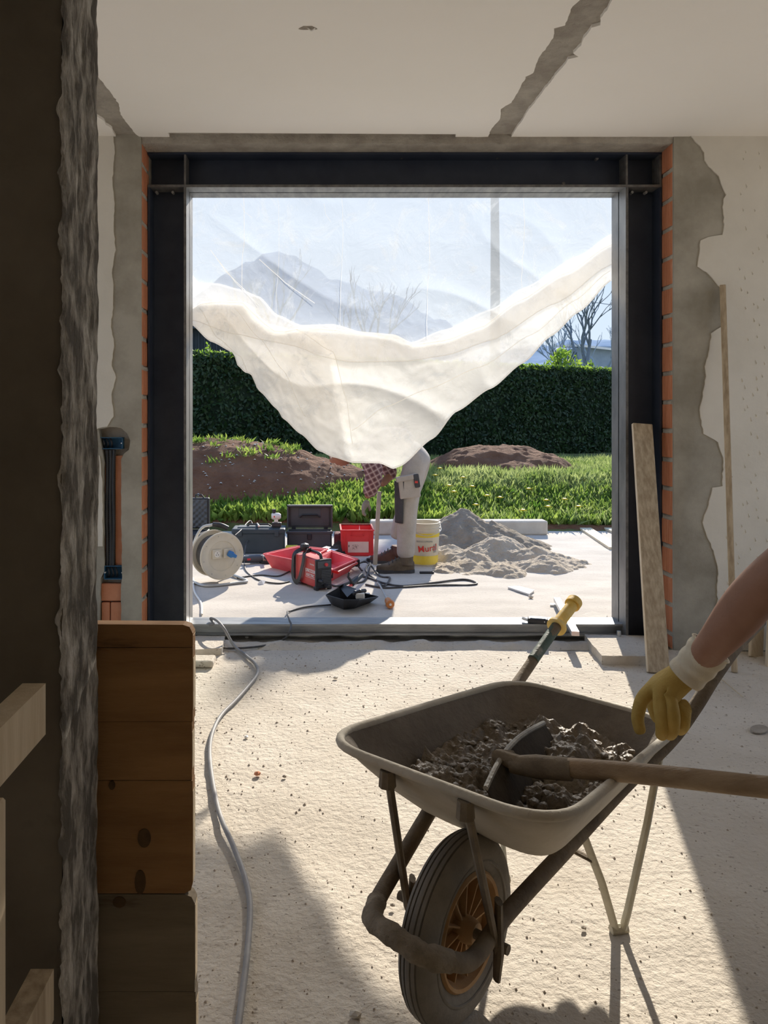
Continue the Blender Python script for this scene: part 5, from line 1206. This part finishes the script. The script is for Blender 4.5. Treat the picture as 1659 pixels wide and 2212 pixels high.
# inner skin caked with old mortar
ti = MB()
for lv in levels:
    cc = sum((Vector(v) for v in lv), Vector())/N_
    ti.v += [B(*(Vector(v)+(cc-Vector(v)).normalized()*.008+Vector((0,0,.004)))) for v in lv]
for a_ in range(len(levels)-1):
    for i in range(N_): j = (i+1) % N_; ti.f.append((a_*N_+i, a_*N_+j, (a_+1)*N_+j, (a_+1)*N_+i))
part('caked_lining', ti, TRAYI, tray, True)
part('rolled_rim', MB().tube([B(*v) for v in levels[-1]], .011, 10, closed=True), TRAYO, tray, True)
# struts, legs
def flat(pts, w_): return MB().tube(pts, w_, 8, sq=(1.0, .55))
for a_, b_ in ((B(-.098,-.112,.545), B(-.015,-.115,.20)), (B(-.108,.095,.550), B(-.0,.112,.18))):
    st_ = part('front_strut', flat([a_, a_.lerp(b_, .5), b_], .017), RUSTY, wbr, True)
    part('strut_bracket', MB().tube([a_+Vector((0,0,-.035)), a_+Vector((0,0,.002))], [.020,.017], 8), RUSTY, st_)
part('axle_bracket', MB().tube([B(.0,.112,.30), B(-.005,.115,.20), B(-.02,.118,.145)], [.020,.026,.018], 8, sq=(1,.4)), RUSTY, wbr)
part('axle_bracket', MB().tube([B(.0,-.112,.26), B(-.005,-.115,.17)], [.020,.020], 8, sq=(1,.4)), RUSTY, wbr)
F1 = G(1338, 2014, .0); F2 = G(1086, 1905, .0)
l1a = B(.345,.150,.325); l1b = B(.655,.235,.44); 
part('leg', flat([F1+Vector((-.012,0,.012)), F1.lerp(l1a,.5)+Vector((0,0,.006)), l1a], .0125), LEGP, wbr, True)
part('leg', flat([F1+Vector((.010,0,.012)), F1+Vector((.022,.003,.05)), F1.lerp(l1b,.6)+Vector((.008,0,0)), l1b], .0145), LEGP, wbr, True)
part('foot', MB().tube([F1+Vector((-.022,0,.006)), F1+Vector((.022,.006,.008))], .013, 8), LEGP, wbr)
l2a = B(.36,-.205,.38); l2b = B(.66,-.265,.415)
part('leg', flat([F2+Vector((-.01,0,.012)), F2.lerp(l2a,.5), l2a], .0125), GREENP, wbr, True, label='leg still painted green')
part('leg', flat([F2+Vector((.01,0,.012)), F2.lerp(l2b,.5)+Vector((0,0,0)), l2b], .0135), LEGP, wbr, True)
part('foot', MB().tube([F2+Vector((-.02,0,.006)), F2+Vector((.02,.006,.008))], .013, 8), LEGP, wbr)
part('leg_brace', flat([F1.lerp(l1a,.72), F2.lerp(l2a,.72)], .010), RUSTY, wbr)

# wet mortar in the tray
def mort(u, v):
    e_ = max(abs((u-.335)/.29), abs(v+.0)/.205)
    h_ = .428+.035*math.exp(-((u-.33)/.10)**2-((v+.04)/.07)**2)+.055*math.exp(-((u-.45)/.09)**2-((v-.08)/.09)**2)+.040*math.exp(-((u-.14)/.08)**2-((v+.10)/.10)**2)+.03*math.exp(-((u-.20)/.08)**2-((v-.13)/.06)**2)
    n1_ = fbm(u, v, 11, 3, 6); n2_ = noise.hetero_terrain(Vector((u*26, v*26, 2.2)), .8, 2.1, 5, .5)
    h_ += .030*n1_+.008*abs(n2_)+.006*fbm(u, v, 50, 7)
    return h_+(.03*max(0, e_-.7) if e_ > .7 else 0)
mm_ = MB(); nu, nv = 190, 150
for i in range(nu+1):
    for j in range(nv+1):
        s_, t_ = -1+2*i/nu, -1+2*j/nv; uu = .335+.316*s_*math.sqrt(1-.30*t_*t_); vv = .004+.220*t_*math.sqrt(1-.30*s_*s_)
        mm_.v.append(B(uu, vv, mort(uu, vv)))
for i in range(nu):
    for j in range(nv): a_ = i*(nv+1)+j; mm_.f.append((a_, a_+1, a_+nv+2, a_+nv+1))
single('wet_mortar', mm_, MORTAR, 'dark wet lumpy mortar filling the wheelbarrow tray', 'mortar', smooth=True)
lm_ = MB(); rl = random.Random(9)
for k in range(120):
    u = rl.uniform(.06,.60); v = rl.uniform(-.19,.20); s = rl.uniform(.005,.014)*(1.4 if rl.random() < .1 else 1); b = bmesh.new(); bmesh.ops.create_icosphere(b, subdivisions=2, radius=s)
    for q_ in b.verts: q_.co = Vector((q_.co.x, q_.co.y, q_.co.z*.75))*(1+.45*noise.noise(q_.co*90+Vector((k,0,0))))
    lm_.bm(b, Matrix.Translation(B(u, v, mort(u, v)+s*.1)))
tag(part('mortar_clods', lm_, MORTAR, None, True), 'small clods on top of the wet mortar in the tray', 'mortar', kind='stuff')

# mortar hoe
ho = thing('mortar_hoe', 'long wooden-handled mortar hoe with its blade sunk in the tray', 'hoe', B(.30,.05,.45))
s0 = P(1112,1652,1.80); s1 = P(1659,1698,1.555); dirS = (s1-s0).normalized(); s2 = s0+dirS*1.62; sH = s0+dirS*1.17
pts = [s0+dirS*(1.62*k/24)+Vector((0,0,.004*math.sin(k*.5))) for k in range(25)]
part('shaft', MB().tube(pts[1:], .0215, 16), SHAFT, ho, True)
part('socket', MB().tube([s0+dirS*(-.01), s0+dirS*.05, s0+dirS*.13], [.019,.026,.0245], 16), RUSTY, ho, True)
t0 = P(1051,1703,1.70); t1 = P(1176,1562,2.06); ctr = s0+Vector((-.02,0,.0))
bd_ = MB(); n_ = 14
dn = Vector((.05,-.02,-.085))
for k in range(n_+1):
    q_ = k/n_; p_ = t0.lerp(t1, q_)+Vector((0,0,.018*math.sin(PI*q_))); bow = Vector((-.016*math.sin(PI*q_), 0, 0))
    bd_.v += [p_+bow, p_+bow+dn, p_+bow+Vector((-.004,.001,0)), p_+bow+dn+Vector((-.004,.001,0))]
for k in range(n_):
    a_ = k*4; bd_.f += [(a_,a_+1,a_+5,a_+4),(a_+2,a_+3,a_+7,a_+6),(a_,a_+2,a_+6,a_+4),(a_+1,a_+3,a_+7,a_+5)]
bd_.f += [(0,1,3,2),(n_*4,n_*4+1,n_*4+3,n_*4+2)]
part('blade', bd_, mat('shaded_blade_face', (.040,.032,.024), (.075,.062,.048), 9, .8, .5, 50, spec=.15), ho, True)  # blade face in shade, its darkness put into the colour
part('blade_edge_highlight', MB().tube([t0.lerp(t1, k/n_)+Vector((-.016*math.sin(PI*k/n_)-.002, 0, .018*math.sin(PI*k/n_))) for k in range(n_+1)], .0065, 8), mat('lit_steel_edge', (.24,.22,.19), (.36,.34,.30), 14, .45, .4, 60), ho, True)  # pale tube added as the lit highlight along the blade top
part('neck', MB().tube([s0+dirS*.02, s0+Vector((-.035,.02,.012)), t0.lerp(t1,.45)+Vector((-.01,0,.0))], [.020,.016,.014], 10), RUSTY, ho, True)

# ================================================================== PEOPLE
# -- bending worker outside, seen from his right side facing left
kY = 6.36; K = FPX/kY
def W_(px, py, dy=0.0): return Vector(((px-CX)*kY/FPX, kY+dy, SZ+(1238-py)/K))
wk = thing('person', 'worker bending over outside in grey work trousers, plaid shirt and brown boots', 'person', W_(868,1238,.12))
hipN, hipF = (902,985), (912,982)
def limb(pts, rs, name, m_, parent, extra_e=None, lv=2): return skin(name, pts, [(i, i+1) for i in range(len(pts)-1)]+(extra_e or []), rs, m_, parent, lv)
pelvis = W_(906,972,.14)
bv = [pelvis, W_(880,962,.14), W_(840,958,.14), W_(800,966,.14), W_(772,972,.14), W_(748,978,.14), W_(728,985,.14),
      W_(902,990,.04), W_(884,1100,.02), W_(878,1205,.0), W_(864,1226,.0),
      W_(912,988,.26), W_(886,1090,.36), W_(876,1150,.41), W_(870,1186,.42),
      W_(795,978,-.05), W_(806,1030,-.07), W_(792,1078,-.04),
      W_(800,978,.33), W_(852,1030,.26), W_(826,1052,.12)]
be = [(0,1),(1,2),(2,3),(3,4),(4,5),(5,6),(0,7),(7,8),(8,9),(9,10),(0,11),(11,12),(12,13),(13,14),(3,15),(15,16),(16,17),(3,18),(18,19),(19,20)]
brd = [.115,.105,.10,.085,.055,.055,.055,.085,.055,.04,.035,.085,.055,.04,.035,.04,.040,.032,.04,.042,.032]
body = skin('body', bv, be, brd, SKINM, wk, 2)
# head: bowed, looking down
hc_ = W_(736,981,.14); hM = Matrix.Translation(hc_) @ Matrix.Rotation(math.radians(-35), 4, 'Y')
def head_mesh(M, s=1.0):
    b = bmesh.new(); bmesh.ops.create_uvsphere(b, u_segments=32, v_segments=24, radius=1)
    for v in b.verts:      # local: x = face direction (-x), z up the skull
        x, y, z = v.co
        X = x*.098; Yy = y*.076; Z = z*.118
        if z < 0: Yy *= 1+.28*z; X *= 1+.10*z
        if x < -.6 and abs(y) < .22 and -.35 < z < .12: X -= .022*(1-abs(y)/.22)*(1 if z > -.28 else .4)*(1-abs(z+.2)*1.5)   # nose
        if x < -.7 and abs(y) < .35 and -.62 < z < -.44: X -= .006                                       # lips
        if x < -.6 and .10 < abs(y) < .5 and .02 < z < .2: X += .010                                      # eye sockets
        if x < -.5 and z < -.75: X -= .012                                                              # chin
        v.co = Vector((X, Yy, Z))*s
    return MB().bm(b, M)
hd_ = part('head', head_mesh(hM), SKINM, wk, True)
for sy in (-1, 1):
    part('ear', MB().lathe([(0,0),(.018,.002),(.022,.008),(.016,.014),(.008,.010),(0,.010)], 14, M=hM @ Matrix.Translation((.012, sy*.070, -.005)) @ Matrix.Rotation(-sy*PI/2, 4, 'X') @ Matrix.Scale(1.5, 4, (0,1,0))), SKINM, hd_, True)
    part('eye', MB().lathe([(0,-.009),(.007,-.006),(.010,0),(.007,.006),(0,.009)], 12, M=hM @ Matrix.Translation((-.082, sy*.030, .012))), WHITEP, hd_, True)
part('mouth', MB().box((-.101,-.020,-.066), (-.094,.020,-.060), .002, M=hM), mat('lips', (.45,.18,.15)), hd_)
hb = bmesh.new(); bmesh.ops.create_uvsphere(hb, u_segments=28, v_segments=20, radius=1)
for v in hb.verts:
    x, y, z = v.co; v.co = Vector((x*.104+.006, y*.081, z*.122+.004))
bmesh.ops.delete(hb, geom=[v for v in hb.verts if v.co.z < .02+(-.75*v.co.x) and v.co.x < .04 or v.co.z < -.05], context='VERTS')
part('hair', MB().bm(hb, hM), HAIR, hd_, True)
# clothing
tv = [W_(908,970,.14), W_(880,965,.14), W_(901,995,.045), W_(885,1050,.03), W_(880,1105,.02), W_(878,1160,.01), W_(876,1211,.0),
      W_(918,992,.25), W_(903,1050,.31), W_(890,1100,.36), W_(874,1145,.40), W_(868,1185,.42)]
te = [(0,1),(0,2),(2,3),(3,4),(4,5),(5,6),(0,7),(7,8),(8,9),(9,10),(10,11)]
tro = skin('trousers', tv, te, [(.155,.15),(.145,.14),(.122,.116),(.110,.108),(.092,.094),(.082,.086),(.080,.082),(.115,.11),(.095,.1),(.08,.085),(.07,.075),(.075,.08)], TROUS, wk, 3)
# side pocket, knee patch
pk_ = MB().box((-.085,-.012,-.09), (.085,.01,.085), .01, M=Matrix.Translation(W_(882,1052,-.072)) @ Matrix.Rotation(-.12, 4, 'Y'), seg=2); part('cargo_pocket', pk_, TROUS, tro)
part('pocket_flap', MB().box((-.09,-.018,.055), (.085,.008,.10), .006, M=Matrix.Translation(W_(880,1052,-.075)) @ Matrix.Rotation(-.18, 4, 'Y')), TROUS, tro)
ph = part('phone_holder', MB().box((.055,-.022,-.035), (.10,-.010,.075), .008, M=Matrix.Translation(W_(878,1046,-.075)) @ Matrix.Rotation(-.15, 4, 'Y'), seg=2), DARKF, tro, label='black pocket insert with a red tag')
part('red_tag', MB().box((.058,-.026,.012), (.082,-.021,.030), M=Matrix.Translation(W_(878,1046,-.075))), REDM, tro)
kp = MB()
for k in range(13):
    py = 1040+k*7.5; cxp = interp([(1040,862),(1070,866),(1100,870),(1130,876)], py)
    for j in range(7):
        a_ = PI*(.98+.38*j/6); r_ = .118-.022*(k/12); cc = W_(interp([(1040,883),(1105,880),(1160,877)], py), py, .022)
        kp.v.append(cc+Vector((math.cos(a_)*r_, math.sin(a_)*(r_+.004), 0)))
for k in range(12):
    for j in range(6): a_ = k*7+j; kp.f.append((a_, a_+1, a_+8, a_+7))
o = part('knee_patch', kp, DARKF, tro, True, label='dark knee panel'); sd = o.modifiers.new('t', 'SOLIDIFY'); sd.thickness = .006
sv_ = [W_(902,968,.14), W_(850,956,.14), W_(815,960,.14), W_(788,968,.14), W_(770,973,.14), W_(795,978,-.05), W_(803,1005,-.07), W_(808,1030,-.07), W_(800,1055,-.055), W_(794,1074,-.045), W_(800,978,.33), W_(834,1008,.31), W_(853,1028,.26), W_(843,1036,.20)]
skin('plaid_shirt', sv_, [(0,1),(1,2),(2,3),(3,4),(3,5),(5,6),(6,7),(7,8),(8,9),(3,10),(10,11),(11,12),(12,13)], [.150,.15,.155,.15,.08,.115,.088,.080,.066,.056,.115,.080,.068,.058], PLAID, wk, 3)
def glove(name, wrist, dirs, palm_r, m_, parent, scale=1.0, thumb=None):
    "wrist point, palm centre, list of finger joint lists"
    pts = [wrist, dirs[0]]; ed = [(0,1)]; rr = [palm_r*.8, palm_r]
    for fing in dirs[1:]:
        prev = 1
        for k, p_ in enumerate(fing):
            pts.append(p_); ed.append((prev, len(pts)-1)); prev = len(pts)-1; rr.append((.0125-.0012*k)*scale)
    return skin(name, pts, ed, rr, m_, parent, 2, root=1)
def hand_worker(wr, d, s_, name):
    side = Vector((0,1,0)); palm = wr+d*.07; fs = []
    for k in range(4): b_ = palm+d*.035+side*(-.03+.02*k); fs.append([b_, b_+d*.026+s_*.010, b_+d*.040+s_*.022, b_+d*.034+s_*.036])
    fs.append([palm+s_*.03-side*.02, palm+s_*.05+d*.02, palm+s_*.055+d*.045]); return glove(name, wr, [palm]+fs, .043, GLOVEG, wk, 1.3)
hand_worker(W_(793,1076,-.045), (W_(786,1100)-W_(795,1074)).normalized(), Vector((1,0,0)), 'glove')
hand_worker(W_(840,1038,.19), Vector((-.75,-.25,-.62)).normalized(), Vector((-.5,-.2,-.6)).normalized(), 'glove')
def boot(x, py, dy, m_, s=1.0):
    c_ = W_(x, py, dy); c_.z = SZ
    sole = MB().slab([(-.19,.0),(-.175,.040),(-.10,.052),(.0,.042),(.09,.044),(.125,.025),(.13,0),(.125,-.025),(.09,-.044),(.0,-.042),(-.10,-.052),(-.175,-.040)], 0, .026, M=Matrix.Translation(c_))
    o_ = part('boot_sole', sole, DARKF, wk)
    b = bmesh.new(); bmesh.ops.create_uvsphere(b, u_segments=28, v_segments=18, radius=1)
    for v in b.verts:
        X, Yy, Z = v.co; X = X*.158-.03; hh = .115 if X > .02 else .115-.055*min(1, (.02-X)/.12)
        if Z < 0: q_ = 1/max(.05, math.sqrt(1-Z*Z)); X = (X+.03)*min(q_, 3)-.03; Yy *= min(q_, 3)
        v.co = Vector((X, Yy*(.048-.003*(X > .05)), max(.02, .02+(Z*.5+.5)*hh)))
    up = MB().bm(b, Matrix.Translation(c_)); up.tube([c_+Vector((.055,0,.07)), c_+Vector((.062,0,.15))], [.060,.058], 20, sq=(1,1.0))
    o2 = part('boot_upper', up, m_, wk, True)
    lc_ = MB()
    for k in range(4): p_ = c_+Vector((-.085+.028*k, 0, .085+.018*k)); lc_.tube([p_+Vector((0,-.04,-.014)), p_+Vector((0,0,.006)), p_+Vector((0,.04,-.014))], .004, 6)
    part('laces', lc_, DARKF, o2)
boot(862, 1238, .0, BOOT); boot(855, 1190, .42, BOOT2)
# bar in his hands, resting in the red crate
single('pry_bar', MB().box((-.018,-.010,0), (.018,.010,.62), .004, M=Matrix.Translation(Vector((Xp(810,kY+.12), kY+.12, SZ+.04))) @ Matrix.Rotation(.06, 4, 'Y')), mat('pale_worn_steel', (.45,.42,.38), (.58,.55,.50), 12, .5), 'pale upright bar held by the bending worker beside the red crate', 'bar')

# -- second worker at the right: bare arm with a yellow glove reaching over the barrow
HY = 1.90
p2 = thing('person', 'worker at the right whose bare arm in a yellow glove reaches over the wheelbarrow', 'person', (1.32, 1.25, 0))
wr_ = P(1508,1432,1.86); fo1 = P(1560,1372,1.76); fo2 = P(1606,1315,1.72); elb = P(1652,1258,1.66); upa = Vector((1.03, 1.53, 1.13)); sho = Vector((1.09, 1.44, 1.27))
chest = Vector((1.28,1.26,1.27)); waist = Vector((1.36,1.24,1.06)); pel = Vector((1.40,1.24,.94)); neck = Vector((1.20,1.28,1.42)); hdp = Vector((1.16,1.30,1.50))
hl_ = Vector((1.35,1.16,.88)); hr_ = Vector((1.42,1.34,.88)); 
bv = [pel, waist, chest, neck, hdp, sho, upa, elb, fo2, fo1, wr_, hl_, Vector((1.30,1.10,.48)), Vector((1.34,1.10,.09)), Vector((1.22,1.08,.05)), hr_, Vector((1.40,1.42,.48)), Vector((1.46,1.44,.09)), Vector((1.34,1.44,.05)),
      Vector((1.34,1.06,1.28)), Vector((1.44,1.00,1.02)), sH+Vector((.03,-.06,.12)), sH+Vector((0,0,.035))]
be = [(0,1),(1,2),(2,3),(3,4),(2,5),(5,6),(6,7),(7,8),(8,9),(9,10),(0,11),(11,12),(12,13),(13,14),(0,15),(15,16),(16,17),(17,18),(2,19),(19,20),(20,21),(21,22)]
skin('body', bv, be, [.115,.11,.12,.06,.06,.065,.054,.050,.056,.045,.036,.085,.055,.042,.035,.085,.055,.042,.035,.065,.045,.036,.030], SKINM, p2, 3)
hM2 = Matrix.Translation(Vector((1.10,1.31,1.57))) @ Matrix.Rotation(math.radians(-25), 4, 'Z') @ Matrix.Rotation(math.radians(-30), 4, 'Y')
hd2 = part('head', head_mesh(hM2), SKINM, p2, True)
for sy in (-1, 1):
    part('ear', MB().lathe([(0,0),(.018,.002),(.022,.008),(.016,.014),(.008,.010),(0,.010)], 14, M=hM2 @ Matrix.Translation((.012, sy*.070, -.005)) @ Matrix.Rotation(-sy*PI/2, 4, 'X')), SKINM, hd2, True)
    part('eye', MB().lathe([(0,-.009),(.007,-.006),(.010,0),(.007,.006),(0,.009)], 12, M=hM2 @ Matrix.Translation((-.082, sy*.030, .012))), WHITEP, hd2, True)
hb = bmesh.new(); bmesh.ops.create_uvsphere(hb, u_segments=28, v_segments=20, radius=1)
for v in hb.verts: x, y, z = v.co; v.co = Vector((x*.104+.006, y*.081, z*.122+.004))
bmesh.ops.delete(hb, geom=[v for v in hb.verts if v.co.z < .02+(-.75*v.co.x) and v.co.x < .04 or v.co.z < -.05], context='VERTS')
part('hair', MB().bm(hb, hM2), HAIR, hd2, True)
skin('t_shirt', [pel+Vector((0,0,.04)), waist, chest, sho, sho.lerp(upa,.6), Vector((1.34,1.06,1.28)), Vector((1.38,1.03,1.15))], [(0,1),(1,2),(2,3),(3,4),(2,5),(5,6)], [.155,.155,.175,.095,.078,.095,.075], TSHIRT, p2, 2, root=1)
skin('trousers', [pel, hl_, Vector((1.30,1.10,.48)), Vector((1.34,1.10,.13)), hr_, Vector((1.40,1.42,.48)), Vector((1.46,1.44,.13))], [(0,1),(1,2),(2,3),(0,4),(4,5),(5,6)], [.145,.105,.078,.07,.105,.078,.07], JEANS, p2, 2)
for fx_, fy_ in ((1.34,1.10),(1.46,1.44)):
    part('boot', MB().box((fx_-.17,fy_-.05,0), (fx_+.11,fy_+.05,.10), .035, seg=3), BOOT, p2, True)
# yellow glove: palm and five fingers
pa = P(1452,1482,1.885); kn = [P(1402,1490,1.875), P(1422,1506,1.865), P(1446,1515,1.865), P(1468,1512,1.88)]
gv = [P(1500,1440,1.865), P(1478,1458,1.875), pa]; ge = [(0,1),(1,2)]; grr = [.040,.044,.047]
fing = [[P(1404,1488,1.90), P(1384,1516,1.90), P(1376,1552,1.895), P(1385,1588,1.885)],
        [P(1424,1505,1.86), P(1430,1545,1.84), P(1432,1575,1.845), P(1428,1592,1.875)],
        [P(1446,1512,1.85), P(1454,1550,1.83), P(1452,1578,1.845), P(1444,1590,1.885)],
        [P(1466,1512,1.865), P(1478,1545,1.85), P(1476,1570,1.86), P(1466,1580,1.89)],
        [P(1420,1478,1.94), P(1408,1515,1.97), P(1418,1548,1.975), P(1428,1562,1.965)]]
frad = [(.021,.0175,.0165,.0145),(.021,.0185,.0175,.015),(.021,.0185,.0175,.015),(.0195,.0165,.0155,.014),(.022,.018,.0165,.015)]
for f_, r_ in zip(fing, frad):
    prev = 2
    for k, p_ in enumerate(f_): gv.append(p_); ge.append((prev, len(gv)-1)); prev = len(gv)-1; grr.append(r_[k])
skin('glove', gv, ge, grr, GLOVEY, p2, 3, root=2)
cf = [P(1478,1462,1.875), P(1498,1442,1.865), P(1516,1422,1.85), P(1530,1406,1.835), P(1536,1399,1.832)]
cfo = part('glove_cuff', MB().tube(spl(cf, 6), [(.043+.005*k/24+.0016*math.sin(k*.9)) for k in range(len(spl(cf, 6)))], 28, cap=False, sq=(1, 1.0)), CUFF, p2, True, label='cream knitted cuff'); sd = cfo.modifiers.new('t', 'SOLIDIFY'); sd.thickness = .004
# other hand on the hoe shaft
oh_ = sH+Vector((0,0,.01)); fs = []
for k in range(4): b_ = oh_+dirS*(-.03+.021*k); fs.append([b_+Vector((0,.03,.02)), b_+Vector((0,.035,-.01)), b_+Vector((0,.012,-.033)), b_+Vector((0,-.015,-.03))])
fs.append([oh_+Vector((0,-.03,.02)), oh_+dirS*-.02+Vector((0,-.035,-.005)), oh_+dirS*-.03+Vector((0,-.02,-.03))])
glove('second_glove', sH+Vector((.01,-.02,.07)), [oh_+Vector((0,0,.028))]+fs, .034, GLOVEY, p2)
